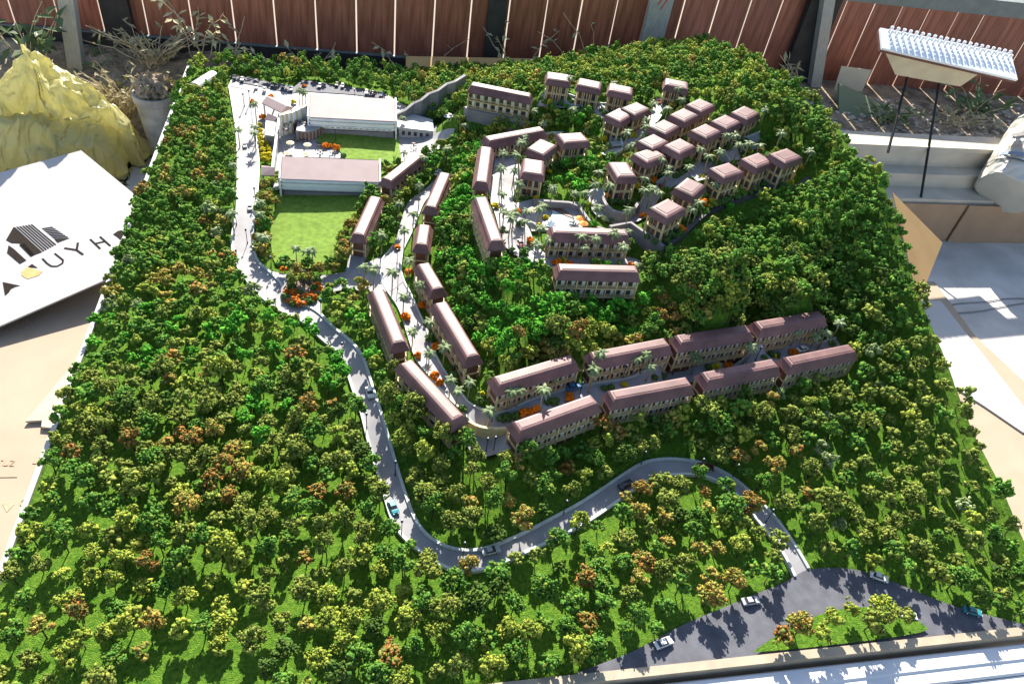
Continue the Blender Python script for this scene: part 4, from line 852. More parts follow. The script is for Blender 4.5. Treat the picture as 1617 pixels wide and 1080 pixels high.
def seg_wall(name, pts, z0, h, th, m, label, pil=0):
    t = wall_line(name, pts, z0 + h, z0 - .01, th, m, label)
    for k in range(len(pts) - 1):
        a, b = np.array(pts[k]), np.array(pts[k + 1])
        for i in range(pil):
            p = a + (b - a) * (i + .5) / pil
            MB().box((p[0], p[1], z0 + h * .5), (.006, th + .006, h + .004), math.atan2(*(b - a)[::-1])).build('pillar', M_cream, t)
    return t
seg_wall('boundary_wall', D['longwall'], .028, .042, .009, M_white, 'long white boundary wall left of the dining terrace')
seg_wall('colonnade_wall', D['colonnade'], .03, .085, .008, M_hallw, 'tall white wall with cream pillars behind the terrace chairs', 3)
# raised round terrace with brown front
ap = [np.array(p) for p in D['apron']]
hub = ap.copy() if False else np.mean(ap, axis=0)
ol = smooth_line([tuple(p) for p in ap], 2)
rt = thing('round_terrace', 'raised half-round dining terrace with brown panelled front by the upper lawn', 'terrace', (float(hub[0]), float(hub[1]), .02))
bk = [(D['colonnade'][2][0] + .02, ol[-1][1] + .02), (D['colonnade'][2][0] - .004, D['colonnade'][2][1] - .012), (D['colonnade'][1][0], D['colonnade'][1][1] - .012), (ol[0][0], ol[0][1] + .07)]
poly = [(p[0] - hub[0], p[1] - hub[1]) for p in ol] + [(p[0] - hub[0], p[1] - hub[1]) for p in bk]
MB().prism(poly, -.005, .048).build('front_wall', M_wood, rt)
MB().prism(poly, .048, .052).build('floor', M_pave, rt)
for i in range(0, len(ol), 2):
    MB().box((ol[i][0] - hub[0], ol[i][1] - hub[1], .022), (.005, .005, .050)).build('pilaster', M_gwall, rt)
hutp = D['whitehut']
t = thing('white_hut', 'long low white hut with rounded roof in the rear left corner', 'hut', ((hutp[0][0] + hutp[1][0]) / 2, (hutp[0][1] + hutp[1][1]) / 2, .012),
          math.atan2(hutp[1][1] - hutp[0][1], hutp[1][0] - hutp[0][0]))
hl = math.hypot(hutp[1][1] - hutp[0][1], hutp[1][0] - hutp[0][0])
MB().box((0, 0, .01), (hl * .94, .044, .05)).build('wall', M_white, t)
rings = []
for e, sc_ in ((-hl / 2, 1), (hl / 2, 1)):
    rings.append([(e, .027 * math.cos(a), .034 + .020 * math.sin(a)) for a in [math.pi * k / 8 for k in range(9)]])
MB().loft(rings).build('roof', M_white, t)
FOOT.append([(hutp[0][0] - .02, hutp[0][1] - .03), (hutp[1][0] + .02, hutp[1][1] - .03), (hutp[1][0] + .02, hutp[1][1] + .03), (hutp[0][0] - .02, hutp[0][1] + .03)])
dx_, dy_ = D['disc']
t = thing('round_table', 'white round parasol-like table beside the flat annex', 'table', (dx_, dy_, zt(dx_, dy_)))
MB().tube([(0, 0, 0), (0, 0, .028)], .002).build('stem', M_white, t)
MB().tube([(0, 0, .028), (0, 0, .031)], .020, .018, n=20).build('top', M_white, t)

def near(x, y):
    return min(BPOS, key=lambda b: (b[0] - x) ** 2 + (b[1] - y) ** 2)[2]

# ================================================================== VEGETATION OF THE MODEL
def ico(sub):
    bm = bmesh.new()
    bmesh.ops.create_icosphere(bm, subdivisions=sub, radius=1.0)
    v = np.array([p.co[:] for p in bm.verts])
    f = np.array([[q.index for q in p.verts] for p in bm.faces])
    bm.free()
    return v, f
ICO1, ICO2 = ico(1), ico(2)

OCT = (np.array([(1, 0, 0), (-1, 0, 0), (0, 1, 0), (0, -1, 0), (0, 0, 1), (0, 0, -1)], float),
       np.array([(0, 2, 4), (2, 1, 4), (1, 3, 4), (3, 0, 4), (2, 0, 5), (1, 2, 5), (3, 1, 5), (0, 3, 5)]))

def rotm(r):
    q = r.normal(size=4)
    q /= np.linalg.norm(q)
    w_, x, y, z = q
    return np.array([[1 - 2 * (y * y + z * z), 2 * (x * y - z * w_), 2 * (x * z + y * w_)], [2 * (x * y + z * w_), 1 - 2 * (x * x + z * z), 2 * (y * z - x * w_)], [2 * (x * z - y * w_), 2 * (y * z + x * w_), 1 - 2 * (x * x + y * y)]])

def crown_np(seed, mix, R=0.027, h0=0.024, flat=0.85):
    """foam crown: ragged crumbs on the outer branches of a tree; mix = [(base, count, r0, r1, spread)]"""
    r = np.random.RandomState(seed)
    V, F, K = [], [], []
    cz = h0 + R * .72
    lobes = []
    nl = r.randint(4, 8)
    for k in range(nl):
        a = 2 * math.pi * (k + r.rand() * .8) / nl
        e = r.uniform(-.3, .8)
        d = R * r.uniform(.40, .80)
        lobes.append((d * math.cos(a) * math.cos(e), d * math.sin(a) * math.cos(e), cz + d * math.sin(e) * flat, R * r.uniform(.28, .50)))
    lobes.append((R * r.uniform(-.2, .2), R * r.uniform(-.2, .2), cz + R * .55, R * r.uniform(.34, .52)))
    off, cid = 0, 0
    for base, n, r0, r1, spread in mix:
        bv, bf = base
        for k in range(n):
            lx, ly, lz, lr = lobes[r.randint(len(lobes))]
            d = r.normal(size=3)
            d /= np.linalg.norm(d)
            d[2] = d[2] * .8 + .15
            p = np.array((lx, ly, lz)) + d * lr * r.uniform(.45, 1.0) * spread
            rad = r.uniform(r0, r1) * (R / .027)
            v = bv * rad * (1 + (r.rand(len(bv), 1) - .5) * 1.0) * r.uniform(.55, 1.35, size=3)
            V.append(v @ rotm(r).T + p)
            F.append(bf + off)
            K.append(np.full(len(bv), cid))
            off += len(bv)
            cid += 1
    return np.concatenate(V), np.concatenate(F), lobes, np.concatenate(K)

def tints(c, K, r):
    pal = np.array(TREEPAL[c])
    n = K.max() + 1
    w_ = r.choice(3, size=n, p=(.5, .3, .2))
    col = pal[w_] * r.uniform(.75, 1.25, size=(n, 1))
    return col[K]

def np_mesh(name, V, F, m, col=None):
    me = bpy.data.meshes.new(name)
    me.vertices.add(len(V))
    me.vertices.foreach_set('co', V.astype(np.float32).ravel())
    nf = len(F)
    me.loops.add(nf * 3)
    me.loops.foreach_set('vertex_index', F.astype(np.int32).ravel())
    me.polygons.add(nf)
    me.polygons.foreach_set('loop_start', np.arange(0, nf * 3, 3, dtype=np.int32))
    me.polygons.foreach_set('loop_total', np.full(nf, 3, dtype=np.int32))
    me.update(calc_edges=True)
    if col is not None:
        ca = me.color_attributes.new('tint', 'FLOAT_COLOR', 'POINT')
        ca.data.foreach_set('color', np.c_[col, np.ones(len(col))].astype(np.float32).ravel())
    me.materials.append(m)
    return me

def trunk_mb(lobes, h0=0.024, rt=0.0016):
    mb = MB().tube([(0, 0, -.006), (.0008, .0004, h0 * .6), (0, .0006, h0 + .006)], rt, rt * .7, n=5)
    for lx, ly, lz, lr in lobes[:-1]:
        mb.tube([(0, 0, h0 * .75), (lx * .5, ly * .5, (h0 + lz) * .5), (lx * .9, ly * .9, lz)], rt * .6, rt * .3, n=4)
    return mb

NV = 10
HI, LO, TRK = [], [], []
for k in range(NV):
    R_ = [.027, .025, .029, .024, .028, .026, .022, .030, .025, .027][k]
    h0 = [.026, .030, .024, .028, .026, .022, .030, .026, .034, .020][k]
    fl = [.85, 1.0, .75, 1.1, .8, .9, 1.25, .7, 1.0, .8][k]
    v, f, lb, kk = crown_np(50 + k, [(ICO1, 110, .0030, .0052, 1.0), (OCT, 260, .0016, .0032, 1.25)], R_, h0, fl)
    HI.append((v, f, kk))
    TRK.append(trunk_mb(lb, h0).mesh('trunk', M_trunk, True))
    tv_ = np.array([q.co[:] for q in TRK[-1].vertices])
    v2, f2, _, k2 = crown_np(50 + k, [(ICO1, 40, .0044, .0072, 1.0), (OCT, 60, .0026, .0046, 1.25)], R_, h0, fl)
    LO.append((v2, f2, k2))
CROWN = {}
def crown_mesh(c, k):
    if (c, k) not in CROWN:
        CROWN[(c, k)] = np_mesh('crown', HI[k][0], HI[k][1], M_leafa, tints(c, HI[k][2], np.random.RandomState(k * 31 + ord(c))))
    return CROWN[(c, k)]

# planting mask
PX, PY = np.meshgrid(np.arange(XL, XR, .004), np.arange(YF, YB, .004))
ok = np.ones(PX.shape, bool)
for p in POLY_PAVED + STREETPOLY + FOOT + D['nf']:
    ok &= ~inpoly_grid(p, PX, PY)
ok |= inpoly_grid(D['patch'], PX, PY) | inpoly_grid(D['patch2'], PX, PY)
for p in STREETPOLY:
    ok &= ~inpoly_grid(p, PX, PY)
for p in FOOT:
    ok &= ~inpoly_grid(p, PX, PY)
for qx, qy in resample(smooth_line(D['rimwall'], 1), 60):
    ok &= ~(((PX - qx) ** 2 + (PY - qy + .012) ** 2) < .030 ** 2)
# keep crowns from hanging over kerbs: shrink by ~1 cm
def erode(a, n):
    for _ in range(n):
        b = a.copy()
        b[1:, :] &= a[:-1, :]
        b[:-1, :] &= a[1:, :]
        b[:, 1:] &= a[:, :-1]
        b[:, :-1] &= a[:, 1:]
        a = b
    return a
ok = erode(ok, 3)
ok |= erode(inpoly_grid([(x, max(y, YF)) for x, y in island_s], PX, PY), 3)
ok[:4, :] = False
ok[:, :4] = False
ok[:, -6:] = False

def okat(x, y):
    i = int(round((y - YF) / .004))
    j = int(round((x - XL) / .004))
    return 0 <= i < ok.shape[0] and 0 <= j < ok.shape[1] and ok[i, j]

rt_ = random.Random(21)
cell = .03
grid = {}
TREES = []
def spacing(x, y):
    if y < .95 and x < 1.0:
        s = .0455
    elif y < 1.1:
        s = .044
    elif y < 1.6:
        s = .038
    else:
        s = .0335
    if x > 1.5 and y < 1.5:
        s += .006
    e = .02
    gx_, gy_ = (zt(x + e, y) - zt(x - e, y)) / (2 * e), (zt(x, y + e) - zt(x, y - e)) / (2 * e)
    return s / (1 + gx_ * gx_ + gy_ * gy_) ** .6
def try_add(x, y, s):
    ci, cj = int(x / cell), int(y / cell)
    for i in range(ci - 2, ci + 3):
        for j in range(cj - 2, cj + 3):
            for q in grid.get((i, j), ()):
                if (q[0] - x) ** 2 + (q[1] - y) ** 2 < s * s:
                    return False
    grid.setdefault((ci, cj), []).append((x, y))
    return True
_s = np.random.RandomState(8)
noisec = _s.rand(40, 40)
def patchn(x, y, f):
    u, v = (x + 2) * f % 39, (y + 1) * f % 39
    i, j = int(u), int(v)
    a, b = u - i, v - j
    return (noisec[i, j] * (1 - a) + noisec[i + 1, j] * a) * (1 - b) + (noisec[i, j + 1] * (1 - a) + noisec[i + 1, j + 1] * a) * b
clear = lambda x, y: patchn(x, y, 5.5) < .2 and y < .85 and x < .3
for _ in range(60000):
    x, y = rt_.uniform(XL, XR), rt_.uniform(YF, YB)
    if okat(x, y) and not clear(x, y) and try_add(x, y, spacing(x, y) * rt_.uniform(.85, 1.15)):
        TREES.append((x, y))
def pick_col(x, y):
    for sx, sy, sr, c in D['spots']:
        d = math.hypot(x - sx, y - sy)
        pr = {'e': .62, 'r': .55, 'h': .5, 'y': .35, 'o': .4}.get(c, .55)
        if d < sr and rt_.random() < pr:
            return c
    if y > 2.5:
        tab = 'gggygygoygygh'
    elif y > 1.7 and x < .1:
        tab = 'gggghgoyhgrsg'
    elif y > 1.45:
        tab = 'eggegooygeg' if x < .85 else 'gggdgooygdg'
    elif x > 1.1:
        tab = 'oogggosygoogdy'
    elif y < 1.15:
        tab = 'ogooyghghrygdgogogr'
    else:
        tab = 'oogoyhyhgrdgogy'
    return rt_.choice(tab)
INFO = []
camp = np.array((0, 0, 1.5))
for x, y in TREES:
    s = rt_.uniform(.72, 1.12) * (1.0 if y < 1.5 else .9 if y < 2.4 else .82)
    hs = rt_.uniform(.82, 1.28) * (1.0 if y < 2.4 else 1.12)
    z = zt(x, y)
    dist = math.sqrt(x * x + y * y + (z - 1.5) ** 2)
    INFO.append([dist / s, x, y, z, s, hs, pick_col(x, y), rt_.randrange(NV), rt_.uniform(0, 6.28)])
INFO.sort()
def region(x, y):
    if inpoly_grid(island_s, np.array([x]), np.array([y]))[0]:
        return 'on the grass island'
    ds = [(math.hypot(x - q[0], y - q[1]), 'beside the winding road') for q in (ra[::6].tolist() + rb[::6].tolist())]
    ds += [(math.hypot(x - q[0], y - q[1]), 'beside the dark front road') for q in mr]
    d, nm = min(ds)
    if x < XL + .09:
        return 'by the white left edge'
    if d < .05:
        return nm
    if y < YF + .09:
        return 'by the beige front edge'
    if x > XR - .12:
        return 'by the right edge'
    if x < .1:
        row = ('front' if y < .8 else 'second' if y < .95 else 'third' if y < 1.1 else 'rear')
        side = 'left' if x < -.42 else 'middle' if x < -.12 else 'right'
        return 'in left wood ' + row + ' belt ' + side + ' part'
    b = min(BPOS, key=lambda b: (b[0] - x) ** 2 + (b[1] - y) ** 2)
    if math.hypot(b[0] - x, b[1] - y) < .16:
        return 'below the terrace blocks'
    if x > .95:
        return 'in the wood above dark road'
    return 'inside the road bend' if y > .88 else 'in front of the road bend'
def neighbour(x, y):
    q = min((q for q in INFO if q[1] != x), key=lambda q: (q[1] - x) ** 2 + (q[2] - y) ** 2)
    return ' next to ' + TREEWORD[q[6]] + ' one'
N_IND = 300
for q in INFO[:N_IND]:
    d_, x, y, z, s, hs, c, k, a = q
    size = 'small ' if s < .84 else 'large ' if s > 1.02 else ''
    lab = size + TREEWORD[c] + ' foam tree ' + region(x, y) + ',' + neighbour(x, y)
    if len(lab.split()) > 16:
        lab = lab.replace(' foam tree', ' tree')
    t = thing('model_tree', lab, 'tree', (x, y, z), a, 'foam trees in the front woods')
    t.scale = (s * rt_.uniform(.88, 1.12), s * rt_.uniform(.88, 1.12), s * hs)
    link('trunk', TRK[k], t)
    link('crown', crown_mesh(c, k), t)
    t.rotation_euler = (rt_.uniform(-.12, .12), rt_.uniform(-.12, .12), a)
# the remaining wood as one mass
rcl = np.random.RandomState(4)
VV, FF, CC, TV, TF = [], [], [], [], []
nv, ntv = 0, 0
trk_v = [np.array([p.co[:] for p in m_.vertices]) for m_ in TRK]
for q in INFO[N_IND:]:
    d_, x, y, z, s, hs, c, k, a = q
    v, f, kk = LO[k]
    ca, sa = math.cos(a), math.sin(a)
    w_ = np.c_[(v[:, 0] * ca - v[:, 1] * sa) * s + x, (v[:, 0] * sa + v[:, 1] * ca) * s + y, v[:, 2] * s * hs + z]
    VV.append(w_)
    FF.append(f + nv)
    nv += len(v)
    CC.append(tints(c, kk, rcl) * rcl.uniform(.85, 1.15))
    hh = .034 * s * hs
    r0 = .0017
    TV.append(np.array([(x - r0, y - r0, z - .005), (x + r0, y - r0, z - .005), (x, y + r0, z - .005), (x, y, z + hh)]))
    TF.append(np.array([(0, 1, 3), (1, 2, 3), (2, 0, 3)]) + ntv)
    ntv += 4
fo = thing('model_forest', 'dense mixed foam wood covering the rest of the model hillside', 'forest')
stuff(fo)
stuff(link('crowns', np_mesh('crowns', np.concatenate(VV), np.concatenate(FF), M_leafa, np.concatenate(CC)), fo))
stuff(link('trunks', np_mesh('trunks', np.concatenate(TV), np.concatenate(TF), M_trunk), fo))
print('trees', len(INFO))

# ------------------------------------------------------------------ palms
def palm_meshes(seed):
    r = random.Random(seed)
    hgt = .060
    trunk = MB().tube([(0, 0, -.004), (.001, 0, hgt * .5), (.0015 * r.uniform(-1, 1), .001, hgt)], .0019, .0013, n=6).mesh('trunk', M_ptrunk, True)
    fr = MB()
    n = 15
    for k in range(n):
        a = 2 * math.pi * k / n + r.uniform(-.15, .15)
        lift = r.uniform(.15, .9) if k % 2 else r.uniform(-.1, .35)
        L = r.uniform(.0145, .020)
        pts = []
        for i in range(5):
            t = i / 4
            rr = L * t * math.cos(lift * (1 - t * .6))
            zz = L * (math.sin(lift) * t - (.55 + .25 * (k % 3 == 0)) * t * t)
            pts.append(Vector((rr * math.cos(a), rr * math.sin(a), hgt + zz)))
        sd_ = Vector((-math.sin(a), math.cos(a), 0))
        wds = [.0012, .0032, .0036, .0026, .0004]
        vs, fs = [], []
        for i, p in enumerate(pts):
            dn = Vector((0, 0, -.0012 * (1 if 0 < i < 4 else 0)))
            vs += [p - sd_ * wds[i] + dn, p, p + sd_ * wds[i] + dn]
        for i in range(4):
            b = i * 3
            fs += [(b, b + 1, b + 4, b + 3), (b + 1, b + 2, b + 5, b + 4)]
        fr.add(vs, fs)
    return trunk, fr.mesh('fronds', M_frond)
PALM = [palm_meshes(k) for k in range(4)]
placed = []
rp = random.Random(5)
for x, y in D['palms']:
    if any(math.hypot(x - a, y - b) < .012 for a, b in placed):
        continue
    placed.append((x, y))
    k = rp.randrange(4)
    s = rp.uniform(.98, 1.25)
    t = thing('palm_tree', 'pale-fronded model palm near ' + near(x, y), 'palm', (x, y, zt(x, y) + .004), rp.uniform(0, 6.28), 'model palms along streets and terraces')
    t.scale = (s, s, s * rp.uniform(1.0, 1.35))
    link('trunk', PALM[k][0], t)
    link('fronds', PALM[k][1], t)

# ------------------------------------------------------------------ shrubs and flower clumps
def clump(seed, n, base, R, rc):
    r = np.random.RandomState(seed)
    V, F = [], []
    for k in range(n):
        a, d = r.uniform(0, 6.28), R * math.sqrt(r.rand())
        p = np.array((d * math.cos(a), d * math.sin(a), .003 + .008 * (1 - (d / R) ** 2) * r.uniform(.5, 1.1)))
        v = base[0] * r.uniform(*rc) * (1 + (r.rand(len(base[0]), 1) - .5) * .8)
        V.append(v + p)
        F.append(base[1] + k * len(base[0]))
    return np.concatenate(V), np.concatenate(F)
CL = [clump(80 + k, 22, ICO2, .0105, (.0028, .0046)) for k in range(3)]
BM_ = {(c, k): np_mesh('foliage', CL[k][0], CL[k][1], M_bush[c]) for c in BUSHCOL for k in range(3)}
seen = {}
for bi, (x, y, c) in enumerate(D['bushes']):
    if c == 'b' and bi % 5 in (1, 3):
        c = 'g'
    z = zt(x, y) + .008
    k = rp.randrange(3)
    where = 'in the rounded flower bed of the plaza' if inpoly_grid(bs, np.array([x]), np.array([y]))[0] else 'beside ' + near(x, y)
    o = link('shrub', BM_[(c, k)], None, (x, y, z), rp.uniform(0, 6.28))
    tag(o, 'low ' + BUSHWORD[c] + ' shrub clump ' + where, 'shrub', 'low coloured shrubs')
    s = rp.uniform(.8, 1.25)
    o.scale = (s, s, s * rp.uniform(.8, 1.3))
# planting along the walls of the villas
for kind, key, x, y, z, ang, L, W in D['bld']:
    if kind != 'villa':
        continue
    ca, sa = math.cos(ang), math.sin(ang)
    edge = [(a_, -W / 2 - .004) for a_ in (-.4 * L, -.2 * L, 0, .22 * L, .42 * L)] + [(sg_ * (L / 2 + .004), b_) for sg_ in (-1, 1) for b_ in (-.3 * W, .1 * W)]
    for a_, b_ in edge:
        if rp.random() < .35:
            continue
        xx, yy = x + ca * a_ - sa * b_, y + sa * a_ + ca * b_
        if yy > y + .02:
            continue
        o = link('shrub', BM_[('g' if rp.random() < .85 else 'y', rp.randrange(3))], None, (xx, yy, max(zt(xx, yy), z - .01) + .004), rp.uniform(0, 6.28))
        s = rp.uniform(.8, 1.15)
        o.scale = (s, s, s * rp.uniform(1.0, 1.6))
        tag(o, 'low shrub at the foot of ' + BL[key], 'shrub', 'planting round the villas')
for i, (x, y) in enumerate(D['bed_palm']):
    t = thing('model_tree', 'ochre foam tree standing in the rounded flower bed of the plaza', 'tree', (x, y, zt(x, y) + .008), rp.uniform(0, 6), 'trees of the plaza flower bed')
    s = rp.uniform(.6, .85)
    t.scale = (s, s, s * 1.1)
    link('trunk', TRK[i % NV], t)
    link('crown', crown_mesh('hhoyhgr'[i % 7], i % NV), t)
# two dark trees against the grey wall and garden trees round the villas
gard = []
rg_ = random.Random(77)
vill = [(b[2], b[3]) for b in D['bld'] if b[0] == 'villa' or b[1][0] == 'U']
inf = D['nf'][2]
tries = 0
while len(gard) < 120 and tries < 6000:
    tries += 1
    x, y = rg_.uniform(.3, 1.55), rg_.uniform(1.55, 2.75)
    P_, Q_ = np.array([x]), np.array([y])
    if not inpoly_grid(inf, P_, Q_)[0]:
        continue
    if any(inpoly_grid(p, P_, Q_)[0] for p in [D['ring'], D['pooldeck'], D['patch']] + STREETPOLY + FOOT):
        continue
    if any(math.hypot(x - a, y - b) < .03 for a, b in gard):
        continue
    gard.append((x, y))
for i, (x, y) in enumerate(gard):
    c = rg_.choice('gggeosyhd')
    s = rg_.uniform(.45, .75)
    t = thing('garden_tree', 'small ' + TREEWORD[c] + ' tree by ' + near(x, y), 'tree', (x, y, zt(x, y)), rg_.uniform(0, 6), 'small garden trees on the hilltop')
    t.scale = (s, s, s)
    k = rg_.randrange(NV)
    link('trunk', TRK[k], t)
    link('crown', crown_mesh(c, k), t)
# hedge trees along the big lawn (left) and street banks
def row_trees(pts, cols, sc, lab, grp, zoff=.0):
    for i, (x, y) in enumerate(pts):
        c = cols[i % len(cols)]
        k = rg_.randrange(NV)
        s = sc * rg_.uniform(.85, 1.15)
        t = thing('model_tree', TREEWORD[c] + ' foam tree ' + lab, 'tree', (x, y, zt(x, y) + zoff), rg_.uniform(0, 6), grp)
        t.scale = (s, s, s)
        link('trunk', TRK[k], t)
        link('crown', crown_mesh(c, k), t)
row_trees(D['hedge_l'], 'hyorhyog', .72, 'in the hedge between the left road and the big lawn', 'hedge trees by the big lawn')
row_trees(D['hedge_r'], 'hyhoy', .7, 'in the row between the big lawn and the block beside it', 'row trees by the big lawn')
row_trees(D['walltrees'], 'dgo', .95, 'in front of the zigzag grey wall', 'trees by the zigzag wall')

# ================================================================== CARS
def car_meshes():
    L, W = .042, .0175
    ms = {}
    prof = [(-.5, .0036), (-.5, .0070), (-.44, .0086), (-.30, .0092), (.28, .0092), (.45, .0080), (.5, .0062), (.5, .0036)]
    rings = []
    for t, sc_ in ((-.5, .90), (-.42, 1), (.42, 1), (.5, .90)):
        rings.append([(x * L * (.985 if abs(t) == .5 else 1), t * W, z * sc_ if z > .004 else z) for x, z in prof])
    ms['body'] = MB().loft(rings)
    cab = [(-.36, .0090), (-.25, .0132), (.06, .0136), (.24, .0090)]
    ms['cabin'] = MB().loft([[(x * L, -W * .44, z) if z < .01 else (x * L, -W * .36, z) for x, z in cab], [(x * L, W * .44, z) if z < .01 else (x * L, W * .36, z) for x, z in cab]])
    ms['roof'] = MB().box((-.095 * L, 0, .01365), (.29 * L, W * .68, .0010))
    return ms
_cm = car_meshes()
cabm = _cm['cabin'].mesh('windows', M_glass)
wheel = MB().tube([(0, -.0016, 0), (0, .0016, 0)], .0038, n=12).mesh('wheel', M_tyre)
hub_ = MB().tube([(0, -.0019, 0), (0, .0019, 0)], .0018, n=8).mesh('rim', M_peg)
lampm = MB().box((0, 0, 0), (.0008, .0032, .0014)).mesh('headlight', M_peg)
CW = {'w': 'white', 's': 'silver', 't': 'teal', 'k': 'black', 'm': 'maroon', 'r': 'red', 'b': 'blue'}
cb = {c: (_cm['body'].mesh('body', m_), _cm['roof'].mesh('roof_panel', m_)) for c, m_ in CARS.items()}
SPEC = {0: 'on the winding road below the sloping street blocks', 1: 'near the lower left bend of the winding road', 2: 'at the front bend of the winding road',
        3: 'half hidden by trees on the rising stretch of winding road', 4: 'at the top of the winding road curve', 5: 'at the far edge of the dark front road near the junction',
        6: 'on the dark road left of the junction', 7: 'on the dark road near the front trim', 8: 'on the dark road near the right edge', 9: 'behind the trees of the grass island',
        10: 'on the upper stretch of the left road', 11: 'on the left road beside the big lawn', 25: 'at the top end of the sloping street', 26: 'on the terrace street behind the first front row block', 27: 'at the right end of the terrace street'}
for i, (x, y, a, c) in enumerate(D['cars']):
    where = SPEC.get(i) or ('in the car park behind the halls' if i < 25 else 'near ' + near(x, y))
    z = zt(x, y) + (.0105 if i in (26, 27) else .0055 if i < 12 else .012)
    t = thing('toy_car', CW[c] + ' toy car ' + where, 'car', (x, y, z), a, 'toy cars on the model roads')
    # follow the slope of the ground
    e = .015
    dz = zt(x + e * math.cos(a), y + e * math.sin(a)) - zt(x - e * math.cos(a), y - e * math.sin(a))
    t.rotation_euler = (0, -math.atan2(dz, 2 * e), a)
    sc_ = 1.0 if y < 1.5 else .82
    t.scale = (sc_, sc_, sc_)
    link('body', cb[c][0], t)
    link('windows', cabm, t)
    link('roof_panel', cb[c][1], t)
    for sx in (-.3, .31):
        for sy in (-1, 1):
            o = link('wheel', wheel, t, (sx * .042, sy * .0075, .0036))
            link('rim', hub_, o)
    for sy in (-1, 1):
        link('headlight', lampm, t, (.0208, sy * .0055, .0062))

# ================================================================== LAMP POSTS
pole = MB().tube([(0, 0, -.004), (0, 0, .004)], .0022, .0018, n=8).tube([(0, 0, .003), (0, 0, .046)], .00115, .0009, n=6).mesh('pole', M_black)
headm = MB().loft([[(.0034 * math.cos(a) * s_, .0034 * math.sin(a) * s_, z) for a in [k * math.pi / 3 for k in range(6)]] for s_, z in ((.5, .045), (1, .050), (1.1, .0505), (.3, .053))]).mesh('lantern', M_black)
globe = MB().loft([[(.0022 * math.cos(a) * s_, .0022 * math.sin(a) * s_, z) for a in [k * math.pi / 4 for k in range(8)]] for s_, z in ((.4, -.002), (1, 0), (.4, .002))]).mesh('globe', M_peg)
LSEEN = {}
lroad = [(ra[i] + rb[i]) / 2 for i in range(0, 240, 6)]
def along(x, y):
    d, i = min((math.hypot(p[0] - x, p[1] - y), i) for i, p in enumerate(lroad))
    if d < .06:
        k = i / len(lroad)
        return ('upper left road' if k < .2 else 'road bend by the plaza' if k < .38 else 'descending part of the winding road' if k < .56 else 'front bend of the winding road' if k < .7 else
                'rising part of the winding road' if k < .84 else 'last stretch of the winding road')
    return None
for x, y in D['lamps']:
    al = along(x, y)
    t = thing('street_lamp', 'thin black street lamp ' + ('on the ' + al if al else 'near ' + near(x, y)), 'street lamp', (x, y, zt(x, y) + .006), rp.uniform(0, 6), 'model street lamps')
    link('pole', pole, t)
    link('lantern', headm, t)
    link('globe', globe, t, (0, 0, .0545))

# ================================================================== TERRACE FURNITURE
def parasol(x, y, z, m, label):
    t = thing('parasol', label, 'parasol', (x, y, z), group='terrace parasols')
    MB().tube([(0, 0, 0), (0, 0, .034)], .0007, n=5).build('pole', M_white, t)
    n = 10
    MB().add([(0, 0, .036)] + [(.015 * math.cos(2 * math.pi * k / n), .015 * math.sin(2 * math.pi * k / n), .029) for k in range(n)] + [(0, 0, .0345)] + [(.015 * math.cos(2 * math.pi * k / n), .015 * math.sin(2 * math.pi * k / n), .0275) for k in range(n)],
             [(0, 1 + k, 1 + (k + 1) % n) for k in range(n)] + [(n + 1, n + 2 + (k + 1) % n, n + 2 + k) for k in range(n)] + [(1 + k, n + 2 + k, n + 2 + (k + 1) % n, 1 + (k + 1) % n) for k in range(n)]).build('canopy', m, t)
pn = ['leftmost beige parasol on the white dining terrace', 'beige parasol nearest the upper lawn on the dining terrace', 'beige parasol behind the left end of the front hall', 'beige parasol behind the middle of the front hall',
      'farther of two orange parasols on the pool deck', 'nearer of two orange parasols on the pool deck', 'beige parasol on the paving left of the pool']
for i, (x, y) in enumerate(D['umb']):
    parasol(x, y, zt(x, y) + .008, M_orange if i in (4, 5) else M_beige, pn[i])
chm = MB().box((0, 0, .0050), (.0056, .0056, .0010)).box((0, .0026, .0085), (.0056, .0008, .006)).box((-.0022, -.0022, .0025), (.0008, .0008, .005)).box((.0022, -.0022, .0025), (.0008, .0008, .005)).box((-.0022, .0022, .0025), (.0008, .0008, .005)).box((.0022, .0022, .0025), (.0008, .0008, .005)).mesh('chair', M_dwall)
tbm = MB().tube([(0, 0, 0), (0, 0, .0075)], .0008, n=5).tube([(0, 0, .0075), (0, 0, .0085)], .0045, n=12).mesh('cafe_table', M_wood)
for i, (x, y) in enumerate(D['sets']):
    z = (.0725 if i < 8 else zt(x, y) + .0075)
    wh = 'on the round terrace' if i < 8 else 'on the dining terrace' if i < 13 else 'on the white forecourt'
    o = link('cafe_table', tbm, None, (x, y, z))
    tag(o, 'tiny brown table ' + wh, 'table', 'terrace tables')
    for k in range(3):
        a = 2.1 * k + i
        o = link('chair', chm, None, (x + .0095 * math.cos(a), y + .0095 * math.sin(a), z), a - math.pi / 2)
        tag(o, 'tiny dark chair drawn up to a table ' + wh, 'chair', 'terrace chairs')
for i in range(4):
    x, y = D['umb'][4 if i < 2 else 5]
    x += -.022 - .004 * (i % 2)
    y += .014 - .022 * (i % 2)
    t = thing('sun_lounger', 'tiny dark sun lounger beside the orange parasols', 'lounger', (x, y, .213), -.2, 'pool loungers')
    MB().box((0, 0, .003), (.016, .006, .0015)).build('seat', M_dwall, t)
    MB().box((.009, 0, .006), (.0015, .006, .008)).build('backrest', M_dwall, t)

